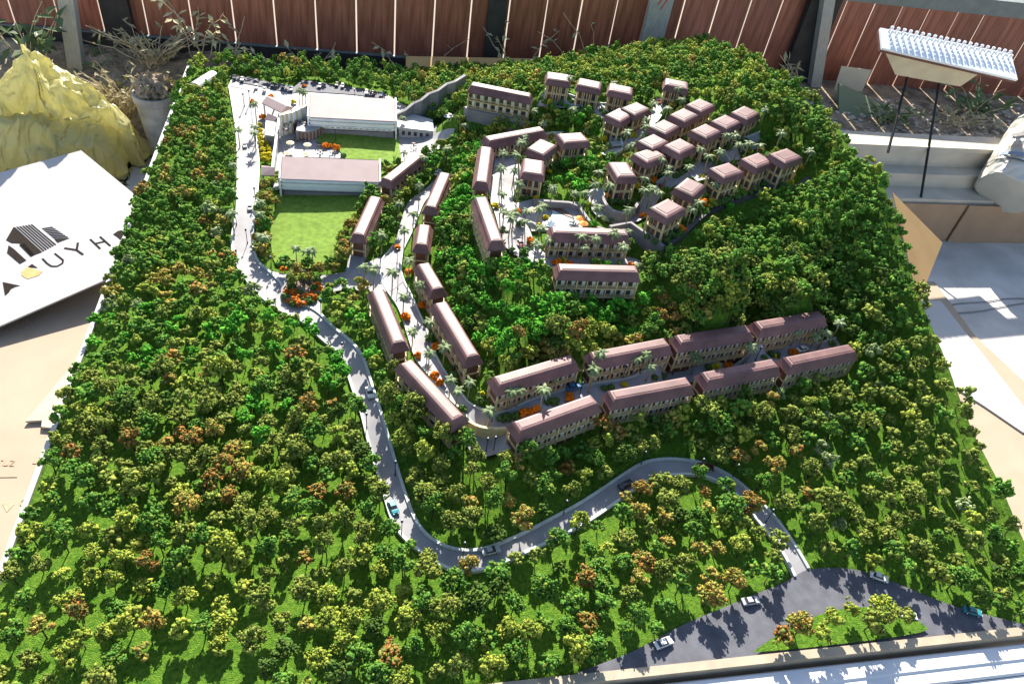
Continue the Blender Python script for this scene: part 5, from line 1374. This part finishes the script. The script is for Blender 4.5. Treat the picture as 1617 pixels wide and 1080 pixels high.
# ================================================================== FRONT: glossy rail below the camera
t = thing('window_rail', 'glossy white metal rail running below the front edge of the model', 'rail', (0.46, 0.527, -0.006))
MB().loft([[(s * 1.6, a, b) for a, b in ((-.034, -.05), (.030, -.05), (.030, -.004), (.026, 0), (-.004, 0), (-.008, -.004), (-.030, -.006), (-.034, -.010))] for s in (-1, 1)]).build('profile', M_alu, t)
MB().box((0, -.0505, -.03), (3.2, .030, .035)).build('lower_lip', M_alu, t)
o = sheet('cardboard_strip', [(-1.2, .43), (2.2, .43), (2.2, .05), (-1.2, .05)], -.06, M_card)
tag(o, 'tan cardboard strip showing below the glossy rail in the front right corner', 'cardboard')

# ================================================================== LEFT: sign board, cardboard, yellow plastic
def slab_poly(mb, pts, nrm, th):
    n_ = Vector(nrm).normalized()
    P = [Vector(p) for p in pts]
    n = len(P)
    vs = [p for p in P] + [p - n_ * th for p in P]
    mb.add(vs, [tuple(range(n)), tuple(range(2 * n - 1, n - 1, -1))] + [(i, n + i, n + (i + 1) % n, (i + 1) % n) for i in range(n)])
    return mb
LOGO = {'a': [-1.06424, 2.82324, -0.12], 'u': [0.67342, -0.7349, -0.08014], 'v': [-0.73818, -0.66264, -0.12648], 'corner': [(0.0, 0.0), (0.3744, -0.0), (0.6619, 0.2834), (0.6138, 0.6389), (-0.0716, 0.2766)], 'roof': [(0.2307, 0.389), (0.2603, 0.3338), (0.4027, 0.3284), (0.4043, 0.3878)], 'wall': [(0.2307, 0.389), (0.2724, 0.4371), (0.2976, 0.4318), (0.3157, 0.4147), (0.3979, 0.4195), (0.4043, 0.3878)], 'low': [(0.3012, 0.4436), (0.3319, 0.4658), (0.4073, 0.4624), (0.4059, 0.4395), (0.3303, 0.4405)], 'mid': [(0.3244, 0.4194), (0.3282, 0.4035), (0.4008, 0.4076), (0.4007, 0.421)], 'roof2': [(0.2986, 0.325), (0.3141, 0.2962), (0.4044, 0.2848), (0.3726, 0.3228)], 'wall2': [(0.3726, 0.3228), (0.4044, 0.2848), (0.3976, 0.3246)], 'A': [(0.4465, 0.5411), (0.4979, 0.5118), (0.4925, 0.5239), (0.4929, 0.5391), (0.5019, 0.5502), (0.5067, 0.5655)], 'hexa': [(0.4429, 0.4775), (0.4378, 0.4527), (0.4889, 0.4301), (0.4966, 0.4478), (0.4863, 0.4795), (0.4605, 0.4849)], 'hext': [(0.4378, 0.4527), (0.4339, 0.435), (0.4621, 0.432)], 'U': [(0.4333, 0.3987), (0.4635, 0.4), (0.4859, 0.397), (0.4986, 0.3839), (0.4974, 0.3649), (0.4852, 0.3555), (0.438, 0.3581)], 'Y': [(0.4365, 0.3225), (0.4722, 0.299), (0.4431, 0.2769), (0.4722, 0.299), (0.5065, 0.2959)], 'H': [(0.4554, 0.2388), (0.5196, 0.2404), (0.4863, 0.2383), (0.4986, 0.2094), (0.4663, 0.2085), (0.5302, 0.2091)], 'spade': [(0.4861, 0.1706), (0.4828, 0.15), (0.4877, 0.1381), (0.5104, 0.145), (0.5283, 0.169), (0.5112, 0.168)]}
bo, bu, bv = Vector(LOGO['a']), Vector(LOGO['u']), Vector(LOGO['v'])
bn_ = bu.cross(bv)
if bn_.z < 0:
    bn_ = -bn_
bn_.normalize()
def bp(u, v, h=0.0):
    return bo + bu * u + bv * v + bn_ * h
sg = thing('sign_board', 'white foam sign board with a striped house logo and dark letters left of the model', 'sign board', (0, 0, 0))
cc = LOGO['corner']
slab_poly(MB(), [bp(*q) for q in (cc[0], cc[1], cc[2], cc[3], (.56, 1.0), (-.40, 1.0), cc[4])], bn_, .006).build('board', M_foam, sg)
def flat(name, quads, m, h=.0012, par=None):
    mb = MB()
    for q in quads:
        slab_poly(mb, [bp(a, b, h) for a, b in q], bn_, .0009)
    return mb.build(name, m, par or sg)
def lerp2(a, b, t):
    return (a[0] + (b[0] - a[0]) * t, a[1] + (b[1] - a[1]) * t)
def stripes(A_, B_, C_, D_, n, duty=.55):
    """stripes from edge A-B to edge D-C"""
    out = []
    for k in range(n):
        t0, t1 = k / n, (k + duty) / n
        out.append([lerp2(A_, B_, t0), lerp2(A_, B_, t1), lerp2(D_, C_, t1), lerp2(D_, C_, t0)])
    return out
def strokes(name, segs, wd):
    qs = []
    for a, b in segs:
        d = Vector((b[0] - a[0], b[1] - a[1]))
        n_ = Vector((-d.y, d.x)).normalized() * wd / 2
        qs.append([(a[0] - n_.x, a[1] - n_.y), (b[0] - n_.x, b[1] - n_.y), (b[0] + n_.x, b[1] + n_.y), (a[0] + n_.x, a[1] + n_.y)])
    return flat(name, qs, M_ink)
lg = flat('house_logo', [LOGO['wall'], LOGO['low'], LOGO['mid'], LOGO['wall2']], M_ink)
flat('roof_stripe', stripes(*LOGO['roof'], 7), M_ink, par=lg)
q4 = LOGO['roof2']
flat('roof_stripe', stripes(q4[0], q4[3], q4[2], q4[1], 7, .5), M_ink, par=lg)
flat('logo_mark', [LOGO['hexa']], M_gold)
flat('logo_mark', [LOGO['hext']], M_ink)
flat('letter', [LOGO['A']], M_ink)
strokes('letter', list(zip(LOGO['U'][:-1], LOGO['U'][1:])), .006)
Y_ = LOGO['Y']
strokes('letter', [(Y_[0], Y_[1]), (Y_[2], Y_[3]), (Y_[3], Y_[4])], .0075)
H_ = LOGO['H']
strokes('letter', [(H_[0], H_[1]), (H_[2], H_[3]), (H_[4], H_[5])], .0065)
flat('letter', [LOGO['spade']], M_ink)
# carton the board rests on
t = thing('carton', 'brown carton holding up the sign board from below', 'carton', (-1.32, 2.3, -0.3), .2)
MB().box((0, 0, .03), (.30, .26, .06)).build('box', M_card, t)
# cardboard sheets on the floor
cd = thing('cardboard_sheet', 'large flat tan cardboard printed with faint marks left of the model', 'cardboard', (0, 0, -0.299))
MB().prism([(-1.75, .55), (-.745, .62), (-.75, 2.32), (-1.2, 2.5), (-1.9, 2.4)], 0, .006).build('sheet', M_card, cd)
t = thing('torn_cardboard', 'torn strip of cardboard lying over the big sheet beside the white edge', 'cardboard', (0, 0, -0.2925))
MB().prism([(-.75, 2.0), (-.75, 1.56), (-.868, 1.561), (-.875, 1.545), (-.905, 1.55), (-.91, 1.575), (-.953, 1.573), (-.926, 1.658), (-.871, 1.844), (-.83, 1.98)], 0.004, .012).build('sheet', M_cardl, t)
FZ = .0072
def floor_strokes(segs, wd, name='print_mark'):
    mb = MB()
    for a, b in segs:
        d = Vector((b[0] - a[0], b[1] - a[1]))
        ln = d.length
        mb.box(((a[0] + b[0]) / 2, (a[1] + b[1]) / 2, FZ), (ln, wd, .0012), math.atan2(d.y, d.x))
    return mb.build(name, M_inkp, cd)
floor_strokes([((-1.048, 2.068), (-1.047, 1.945)), ((-1.047, 1.945), (-1.25, 1.945))], .0022)
floor_strokes([((-1.071, 2.045), (-1.06, 2.001)), ((-1.06, 2.001), (-1.072, 1.976)), ((-1.072, 1.976), (-1.098, 1.973)), ((-1.092, 2.033), (-1.083, 2.001)), ((-1.11, 2.03), (-1.10, 1.99)), ((-1.098, 1.973), (-1.12, 1.99)),
               ((-1.079, 2.03), (-1.072, 2.005)), ((-1.088, 2.02), (-1.068, 2.016)), ((-1.13, 1.985), (-1.115, 1.965))], .0028)
floor_strokes([((-.978, 1.425), (-.980, 1.443)), ((-.980, 1.443), (-.972, 1.442)), ((-.972, 1.442), (-.970, 1.424)), ((-.966, 1.424), (-.967, 1.441)), ((-.967, 1.424), (-.958, 1.424)), ((-.958, 1.424), (-.959, 1.441)), ((-.955, 1.440), (-.944, 1.439)), ((-.944, 1.439), (-.953, 1.423)), ((-.953, 1.423), (-.942, 1.422))], .0018)
floor_strokes([((-.896, 1.427), (-.897, 1.448)), ((-.896, 1.427), (-.887, 1.426)), ((-.886, 1.448), (-.873, 1.447)), ((-.880, 1.447), (-.878, 1.425))], .0018)
floor_strokes([((-.985, 1.386), (-.922, 1.383))], .0014)
MB().add([(-.933, 1.298, FZ), (-.902, 1.296, FZ), (-.914, 1.270, FZ)], [(0, 2, 1)]).build('print_mark', M_inkp, cd)
cpts = [(-.879 + .011 * math.cos(a), 1.298 + .011 * math.sin(a)) for a in [k * math.pi / 8 for k in range(17)]]
floor_strokes(list(zip(cpts[:-1], cpts[1:])), .0018)
cpts = [(-.879 + .006 * math.cos(a), 1.298 + .006 * math.sin(a)) for a in [k * math.pi / 8 for k in range(17)]]
floor_strokes(list(zip(cpts[:-1], cpts[1:])), .0014)

# ------------------------------------------------------------------ crumpled yellow plastic
def plin(x, y, cell_, ang, seed):
    """piecewise flat facets: heights on a rotated jittered lattice, joined by triangles"""
    ca, sa = math.cos(ang), math.sin(ang)
    u, v = (x * ca + y * sa) / cell_, (-x * sa + y * ca) / (cell_ * .8)
    u += .28 * math.sin(v * 1.7 + seed)
    v += .28 * math.sin(u * 1.3 + seed * 2)
    i, j = math.floor(u), math.floor(v)
    a, b = u - i, v - j
    def hsh(i, j):
        return random.Random(i * 7919 + j * 104729 + seed * 31).random() - .5
    if (i + j) % 2:
        a, i0, i1 = 1 - a, i + 1, i
    else:
        i0, i1 = i, i + 1
    h00, h10, h01, h11 = hsh(i0, j), hsh(i1, j), hsh(i0, j + 1), hsh(i1, j + 1)
    if a + b < 1:
        return h00 + (h10 - h00) * a + (h01 - h00) * b
    return h11 + (h01 - h11) * (1 - a) + (h10 - h11) * (1 - b)
BAG = [[[-1.546,3.194,-0.29],[-1.394,3.208,-0.29],[-1.314,3.21,-0.29],[-1.261,3.208,-0.29],[-1.232,3.208,-0.29],[-1.165,3.195,-0.29],[-1.08,3.207,-0.29],[-1.014,3.194,-0.29],[-0.936,3.203,-0.29],[-0.902,3.193,-0.29],[-0.898,3.198,-0.29]],[[-1.546,3.103,-0.05],[-1.394,3.112,0.014],[-1.314,3.087,0.107],[-1.261,3.101,0.166],[-1.232,3.124,0.134],[-1.165,3.124,0.072],[-1.08,3.078,0.046],[-1.014,3.082,-0.017],[-0.936,3.073,-0.114],[-0.902,3.096,-0.257],[-0.898,3.072,-0.366]],[[-1.534,3.017,-0.101],[-1.375,3.029,-0.006],[-1.296,3.007,0.073],[-1.231,3.031,0.109],[-1.216,3.025,0.061],[-1.124,2.991,0.057],[-1.068,3.024,-0.008],[-0.989,3.006,-0.032],[-0.943,3.015,-0.141],[-0.91,3.007,-0.252],[-0.918,3.032,-0.391]],[[-1.547,3.006,-0.15],[-1.383,2.989,-0.071],[-1.323,3.013,-0.075],[-1.257,3.027,-0.068],[-1.193,2.998,-0.072],[-1.134,2.993,-0.072],[-1.066,3.003,-0.068],[-1.023,3.036,-0.105],[-0.979,3.039,-0.175],[-0.953,3.02,-0.307],[-0.951,3.034,-0.435]],[[-1.525,2.951,-0.139],[-1.362,2.923,-0.071],[-1.282,2.906,-0.04],[-1.237,2.939,-0.065],[-1.195,2.933,-0.098],[-1.154,2.922,-0.145],[-1.083,2.914,-0.126],[-1.033,2.924,-0.153],[-0.991,2.928,-0.225],[-0.953,2.916,-0.321],[-0.945,2.918,-0.415]],[[-1.58,2.897,-0.359],[-1.439,2.922,-0.325],[-1.35,2.905,-0.274],[-1.264,2.887,-0.231],[-1.19,2.887,-0.211],[-1.101,2.897,-0.197],[-1.057,2.882,-0.244],[-1.017,2.882,-0.302],[-0.988,2.901,-0.374],[-0.955,2.875,-0.419],[-0.958,2.899,-0.484]]]
def crumple(rows, levels, amp, seed):
    """fold a coarse sheet finer and finer, kicking every new point a little: creased plastic"""
    r = np.random.RandomState(seed)
    G_ = np.array(rows, float)
    for lv in range(levels):
        h, w_, _ = G_.shape
        N_ = np.zeros((2 * h - 1, 2 * w_ - 1, 3))
        N_[::2, ::2] = G_
        N_[1::2, ::2] = (G_[:-1] + G_[1:]) / 2
        N_[::2, 1::2] = (G_[:, :-1] + G_[:, 1:]) / 2
        N_[1::2, 1::2] = (G_[:-1, :-1] + G_[1:, 1:]) / 2 if lv % 2 else (G_[1:, :-1] + G_[:-1, 1:]) / 2
        kick = r.normal(size=N_.shape) * amp * (1.0, .55, .16, .07)[lv]
        kick[::2, ::2] = 0
        N_ += kick
        G_ = N_
    h, w_, _ = G_.shape
    G_[:, :, 2] = np.maximum(G_[:, :, 2], -.296)
    ix = np.arange(h * w_).reshape(h, w_)
    fs = np.stack([ix[:-1, :-1], ix[:-1, 1:], ix[1:, 1:], ix[1:, :-1]], -1).reshape(-1, 4)
    return MB().add(G_.reshape(-1, 3).tolist(), fs.tolist())
bg = thing('plastic_sheet', 'heap of crumpled translucent yellow plastic behind the white sign board', 'plastic sheet', (0, 0, 0))
crumple(BAG[:4], 4, .011, 5).build('upper_fold', M_bag, bg, smooth=True)
crumple([[(x, y + .03, z - .02) for x, y, z in BAG[3]], BAG[4], BAG[5], [(x, y - .02, -.29) for x, y, z in BAG[5]]], 4, .011, 8).build('lower_fold', M_bag, bg, smooth=True)

# ------------------------------------------------------------------ weeds, vines and the pot
def leaf(mb, p, d, up, ln, wd):
    d = d.normalized()
    s = d.cross(up)
    if s.length < 1e-3:
        s = Vector((1, 0, 0))
    s.normalize()
    n_ = s.cross(d)
    a, b, c, e = p, p + d * ln * .45 + s * wd / 2 + n_ * wd * .18, p + d * ln, p + d * ln * .45 - s * wd / 2 + n_ * wd * .18
    m_ = p + d * ln * .5
    mb.add([a, b, c, e, m_], [(0, 1, 4), (1, 2, 4), (2, 3, 4), (3, 0, 4)])
def weed(name, label, x, y, z0, n, h, spread, lm, nl, seed, lsize=.03, r0=.0022, flower=0, dirb=(0, 0), cat='plant'):
    r = random.Random(seed)
    t = thing(name, label, cat, (x, y, z0))
    st_, lv, fl = MB(), MB(), MB()
    for k in range(n):
        a = r.uniform(0, 6.28)
        sp = spread * r.uniform(.3, 1)
        hh = h * r.uniform(.55, 1)
        bx, by = r.uniform(-.03, .03), r.uniform(-.02, .02)
        pts = []
        for i in range(7):
            q = i / 6
            pts.append(Vector((bx + sp * math.cos(a) * q ** 1.4 + dirb[0] * q + r.uniform(-1, 1) * .012 * (i > 0), by + sp * math.sin(a) * q ** 1.4 * .5 + dirb[1] * q + r.uniform(-1, 1) * .008 * (i > 0),
                               hh * (q - .25 * q * q) + r.uniform(-1, 1) * .006 * (i > 0))))
        st_.tube(pts, r0, r0 * .4, n=5)
        for j in range(nl):
            i = r.randint(2, 5)
            q = r.random()
            p = pts[i].lerp(pts[i + 1], q)
            d = Vector((r.uniform(-1, 1), r.uniform(-1, .6), r.uniform(-.6, .7)))
            leaf(lv, p, d, Vector((0, -.3, 1)), lsize * r.uniform(.6, 1.3), lsize * r.uniform(.3, .5))
        for j in range(flower):
            p = pts[-1 - r.randint(0, 1)]
            for m_ in range(6):
                d = Vector((math.cos(m_ * 1.05), math.sin(m_ * 1.05), .4))
                leaf(fl, p + Vector((r.uniform(-1, 1), r.uniform(-1, 1), r.uniform(-1, 1))) * .012, d, Vector((0, 0, 1)), .014, .010)
    st_.build('stems', M_twig, t)
    if lv.v:
        stuff(lv.build('leaves', lm, t))
    if fl.v:
        stuff(fl.build('flowers', M_flower, t))
    return t
weed('leafy_weed', 'leafy green weed hanging at the left end of the fence', -1.42, 3.44, -.28, 10, .62, .2, M_leafg, 9, 1, .075, .003)
weed('leafy_weed', 'green weed behind the leaning grey post', -1.12, 3.58, -.28, 9, .34, .22, M_leafg, 8, 2, .05)
weed('flowering_weed', 'yellow flowered weed just behind the peak of the yellow plastic', -1.16, 3.40, -.28, 8, .24, .16, M_leafg, 5, 3, .04, flower=2)
weed('flowering_weed', 'yellow flowered weed growing behind the pale pot', -.86, 3.33, -.28, 14, .30, .18, M_leafd, 2, 4, .035, flower=3)
weed('flowering_weed', 'yellow flowered weed at the left border of the picture', -1.52, 3.30, -.28, 7, .24, .12, M_leafg, 5, 14, .04, flower=2)
weed('dry_weed', 'tangle of dry twigs and straw between the leaning post and the pot', -1.0, 3.45, -.28, 26, .30, .28, M_leafd, 3, 5, .03)
weed('dry_weed', 'dry straw heap at the foot of the fence left of the corner trees', -.72, 3.48, -.28, 24, .32, .28, M_leafd, 3, 6, .03)
weed('dry_weed', 'sunlit dry straw tangle just left of the pale pot', -1.00, 3.26, -.22, 60, .30, .22, M_leafd, 3, 31, .03, .0026)
weed('dry_weed', 'sunlit dry grass tuft between the pot and the white hut corner', -.78, 3.28, -.22, 54, .28, .18, M_leafd, 3, 32, .03, .0026)
weed('dry_weed', 'dry twig pile leaning against the fence right of the grey post', -.92, 3.56, -.12, 46, .28, .30, M_leafd, 4, 33, .035, .0028)
weed('dry_vine', 'long dry vine with pale leaves crossing the fence boards on the left', -.72, 3.60, -.12, 6, .58, .34, M_leafd, 9, 34, .05, .003)
weed('dry_vine', 'dry vine with pale leaves reaching up the fence above the white hut', -.58, 3.52, -.25, 7, .62, .22, M_leafd, 7, 7, .045, .003)
weed('dry_vine', 'pale dry vine sprawling along the fence foot behind the car park', -.25, 3.50, -.22, 10, .40, .40, M_leafd, 6, 8, .05, .003, dirb=(.05, 0))
weed('dry_vine', 'dry vine twigs against the fence above the rear hall', .25, 3.52, -.22, 8, .44, .36, M_leafd, 5, 9, .05, .003)
weed('dry_vine', 'arching dry vine with a leaf tuft against the fence behind the orange board', .75, 3.52, -.10, 4, .50, .30, M_leafd, 6, 10, .045, .0028)
weed('dry_vine', 'thin dry vine beside the grey post with the red mark', 1.15, 3.50, -.1, 4, .55, .28, M_leafd, 4, 11, .04, .0028)
weed('dry_vine', 'pale vine with big leaves by the dark fence corner', 2.18, 3.36, .0, 5, .36, .16, M_leafd, 4, 12, .06, .003)
weed('leafy_vine', 'vine with broad green leaves at the right end of the fence', 3.12, 3.20, .0, 8, .36, .25, M_leafg, 5, 13, .09, .003)
weed('leafy_weed', 'low grey-green weeds on the raised planter behind the black rods', 2.55, 3.05, .05, 16, .12, .30, M_leafg, 6, 15, .045)
weed('dry_weed', 'dry litter and twigs on the planter right of the black rods', 2.95, 3.05, .05, 22, .10, .28, M_leafd, 5, 16, .035)
pt = thing('plant_pot', 'pale concrete pot of dry soil behind the yellow plastic', 'pot', (-.835, 3.13, -.3))
prof = [(.060, 0), (.078, .25), (.086, .255), (.086, .285), (.076, .285), (.070, .255)]
MB().loft([[(rr * math.cos(a), rr * math.sin(a), zz_) for a in [k * math.pi / 12 for k in range(24)]] for rr, zz_ in prof], cap=True).build('body', M_pot, pt, smooth=False)
MB().tube([(0, 0, .262), (0, 0, .268)], .070, .066, n=20).build('soil', M_soil, pt)
rk = np.random.RandomState(2)
MB().add([(v[0] * .078 * (1 + rk.uniform(-.2, .2)), v[1] * .07 * (1 + rk.uniform(-.2, .2)), .285 + max(v[2], -.3) * .075 * (1 + rk.uniform(-.3, .3))) for v in ico(4)[0]], [tuple(f) for f in ico(4)[1]]).build('root_mass', M_soil, pt)
weed('dry_weed', 'dead grass standing in the pale pot', -.835, 3.13, -.04, 22, .13, .10, M_leafd, 2, 17, .025, .0016)
o = MB().box((0, 0, 0), (.16, .10, .10)).build('stone', M_pebble, None, (-.98, 3.28, -.25), .4)
tag(o, 'rough stone among the dry twigs left of the pot', 'stone')

# ================================================================== REAR AND RIGHT
o = slab_poly(MB(), [(.215, 3.385, .03), (1.40, 3.385, .08), (1.40, 3.47, .115), (.22, 3.47, .063)], (0, -.5, .85), .006).build('cardboard_flap', M_cardo)
tag(o, 'orange-brown cardboard flap sloping up behind the rear edge of the model', 'cardboard')
o = slab_poly(MB(), [(1.672, 1.83, .40), (1.93, 1.79, .235), (1.70, 1.53, .19), (1.68, 1.50, -.2), (1.68, 1.80, -.2)][:3], (-.45, -.45, .77), .006).build('cardboard_flap', M_cardo)
tag(o, 'orange-brown cardboard flap with a torn corner folded out at the right edge', 'cardboard')
t = thing('planter', 'stepped cream masonry planter at the foot of the fence on the right', 'planter', (0, 0, -.3))
MB().box((2.95, 2.71, .109), (1.7, .262, .218)).build('lower_step', M_ledge, t)
MB().box((2.95, 2.775, .2515), (1.7, .18, .067)).build('middle_step', M_ledge, t)
MB().box((2.95, 2.815, .3255), (1.7, .11, .081)).build('upper_course', M_ledge, t)
MB().box((2.95, 2.815, .377), (1.7, .125, .022)).build('coping', M_ledge, t)
struct(sheet('planter_soil', [(2.1, 2.86), (3.9, 2.86), (3.9, 3.6), (2.1, 3.6)], .055, M_soil))
pb = MB()
rr_ = random.Random(9)
for k in range(420):
    x, y = rr_.uniform(2.2, 3.5), rr_.uniform(2.88, 3.3)
    s_ = rr_.uniform(.006, .018)
    pb.add([(x + v[0] * s_, y + v[1] * s_ * rr_.uniform(.5, 1), .058 + v[2] * s_ * .5) for v in ICO1[0]], [tuple(f) for f in ICO1[1]])
stuff(tag(pb.build('pale_gravel', M_pebble), 'pale gravel and litter on the planter soil', 'gravel'))
t = tag(MB().box((0, 0, 0), (.34, .008, .20)).build('cardboard_strip', M_cardo, None, (2.60, 2.566, -.198)), 'left piece of brown cardboard leaning on the planter foot', 'cardboard')
t.data.materials[0] = mat('cardboard_brown', (0.36, 0.23, 0.14), 0.8, 0.1, 9, 0.1, 120)
t = tag(MB().box((0, 0, 0), (.80, .008, .205)).build('cardboard_strip', MATS['cardboard_brown'], None, (3.175, 2.555, -.197)), 'long right piece of brown cardboard leaning on the planter foot', 'cardboard')
# olive board and a scrap of card behind it
o = slab_poly(MB(), [(2.345, 3.259, .15), (2.706, 3.21, .05), (2.62, 2.93, -.04), (2.30, 3.0, -.04)], (-.15, -.6, .78), .012).build('olive_board', M_olive)
tag(o, 'olive green board with pale edge leaning beside the right hill edge', 'board')
o = slab_poly(MB(), [(2.42, 3.4, .18), (2.60, 3.4, .17), (2.60, 3.4, .03), (2.44, 3.4, .03)], (0, -1, 0), .004).build('paper_scrap', M_ledge)
tag(o, 'small pale card propped behind the olive green board', 'card')
# peg tray on rods
TRAY = [(2.258, 3.024, 0.506), (2.99, 3.025, 0.434), (2.944, 2.866, 0.38), (2.227, 2.911, 0.46)]
PT = [Vector(p) for p in TRAY]
pg = thing('peg_tray', 'tilted white tray set with rows of pegs on two thin black rods', 'tray', (0, 0, 0))
e1, e2 = PT[1] - PT[0], PT[3] - PT[0]
nn = e1.cross(e2)
if nn.z < 0:
    nn = -nn
nn.normalize()
slab_poly(MB(), PT, nn, .010).build('plate', M_peg, pg)
slab_poly(MB(), [p - nn * .0105 for p in PT], nn, .012).build('rim', MATS['brown_wall'], pg)
pegm = MB().tube([(0, 0, -.002), (0, 0, .016)], .0045, .0035, n=7).tube([(0, 0, .016), (0, 0, .021)], .0065, .005, n=7).mesh('peg', M_peg)
qn = nn.to_track_quat('Z', 'Y')
for j in range(5):
    for i in range(21):
        u, v = .06 + .90 * i / 20, .10 + .80 * j / 4
        if j > 1:
            v = .10 + .80 * (j) / 4
        p = PT[0] + e1 * u + e2 * v
        o = link('peg', pegm, pg, p)
        o.rotation_mode = 'QUATERNION'
        o.rotation_quaternion = qn
        o.scale = (1.25, 1.25, 1.3)
        if j > 1:
            o.scale = (.7, .7, .5)
top = [PT[0] + e1 * a + e2 * b - nn * .0235 for a, b in ((.05, .1), (.78, .1), (.78, .96), (.05, .96))]
bot = [PT[0] + e1 * a + e2 * b - nn * .125 for a, b in ((.24, .35), (.74, .35), (.74, 1.0), (.24, 1.0))]
MB().loft([bot, top]).build('underside', M_cream2, pg)
for (a, b), foot in (((.34, .75), (2.317, 2.68, .09)), ((.58, .75), (2.529, 2.592, -.08))):
    hd = PT[0] + e1 * a + e2 * b - nn * .12
    MB().tube([hd, Vector(foot)], .006, n=8).build('rod', M_black, pg)
# tipped bucket
bk_ = thing('bucket', 'large off-white bucket with a blue label tipped over on the planter', 'bucket', (2.90, 2.54, -.02))
ax = Vector((.62, .50, .45)).normalized()
qb = ax.to_track_quat('Z', 'Y')
bk_.rotation_mode = 'QUATERNION'
bk_.rotation_quaternion = qb
NB = 48
def ring_(rr, zz_):
    return [(rr * math.cos(2 * math.pi * k / NB), rr * math.sin(2 * math.pi * k / NB), zz_) for k in range(NB)]
def dent(rg, am):
    return [(x * (1 + am * plin(math.atan2(y, x) * .2 + 3, z, .05, .4, 5)), y * (1 + am * plin(math.atan2(y, x) * .2 + 3, z, .05, .4, 5)), z) for x, y, z in rg]
prof_ = [(.118, 0), (.126, .006)] + [(.127 + .023 * k / 14, .02 + .34 * k / 14) for k in range(15)] + [(.156, .365), (.156, .39), (.145, .39)]
MB().loft([dent(ring_(a_, b_), .16) for a_, b_ in prof_]).build('body', M_bucket, bk_)
MB().loft([ring_(.1365, .086), ring_(.1375, .088), ring_(.1378, .092), ring_(.1368, .094)], cap=False).build('seam_ring', M_dwall, bk_)
def arc_patch(name, a0, a1, z0, z1, m, off=.006, n=10):
    mb = MB()
    vs, fs = [], []
    for i in range(n + 1):
        a = a0 + (a1 - a0) * i / n
        for zz_ in (z0, z1):
            rr = .132 + (.150 - .132) * (zz_ - .085) / .275 + off
            vs.append((rr * math.cos(a), rr * math.sin(a), zz_))
    for i in range(n):
        fs.append((2 * i, 2 * i + 2, 2 * i + 3, 2 * i + 1))
    return mb.add(vs, fs).build(name, m, bk_)
# label faces the camera
cdir = qb.inverted() @ (Vector((0, 0, 1.5)) - Vector((2.9, 2.54, .1)))
A0_ = math.atan2(cdir.y, cdir.x) - 0.6
arc_patch('label_band', A0_ - .45, A0_ + .40, .110, .130, M_blue)
arc_patch('label_band', A0_ - .35, A0_ + .35, .225, .245, M_gwall)
for k in range(5):
    arc_patch('label_mark', A0_ - .22 + .09 * k, A0_ - .17 + .09 * k, .155, .175, M_inkp, .0065, 2)
for k in range(4):
    arc_patch('label_mark', A0_ - .16 + .08 * k, A0_ - .11 + .08 * k, .185, .192, M_inkp, .0065, 2)
# right floor: cardboard, foam sheet, cables
o = MB().prism([(2.02, 2.30), (2.50, 2.24), (2.467, 1.888), (2.506, 1.628), (2.30, .70), (1.68, .60), (1.68, 2.2)], -.2985, -.294).build('cardboard_sheet', M_card)
tag(o, 'tan cardboard sheet on the floor under the white foam sheet at right', 'cardboard')
o = MB().prism([(1.75, 2.10), (2.30, 2.10), (2.438, 2.102), (2.40, 1.499), (2.38, 1.36), (2.305, 1.379), (2.235, 1.506), (2.05, 1.80), (1.75, 1.9)], -.2935, -.287).build('foam_sheet', M_foam)
tag(o, 'plain white foam sheet lying on the cardboard right of the model', 'foam sheet')
for pts, lab in (([(2.46, 2.08), (2.56, 2.10), (2.66, 2.10), (2.80, 2.13), (2.95, 2.12)], 'thin grey cable on the floor, the farther of two'), ([(2.45, 2.03), (2.60, 2.04), (2.72, 2.07), (2.9, 2.10)], 'thin grey cable on the floor, the nearer of two')):
    o = MB().tube([(x, y, -.296) for x, y in smooth_line(pts, 2)], .0022, n=6).build('cable', M_gwall)
    tag(o, lab, 'cable')
t = thing('carton', 'corner of a small carton at the right picture border by the cables', 'carton', (2.98, 2.02, -.3), .3)
MB().box((0, 0, .04), (.16, .14, .08)).build('box', M_card, t)
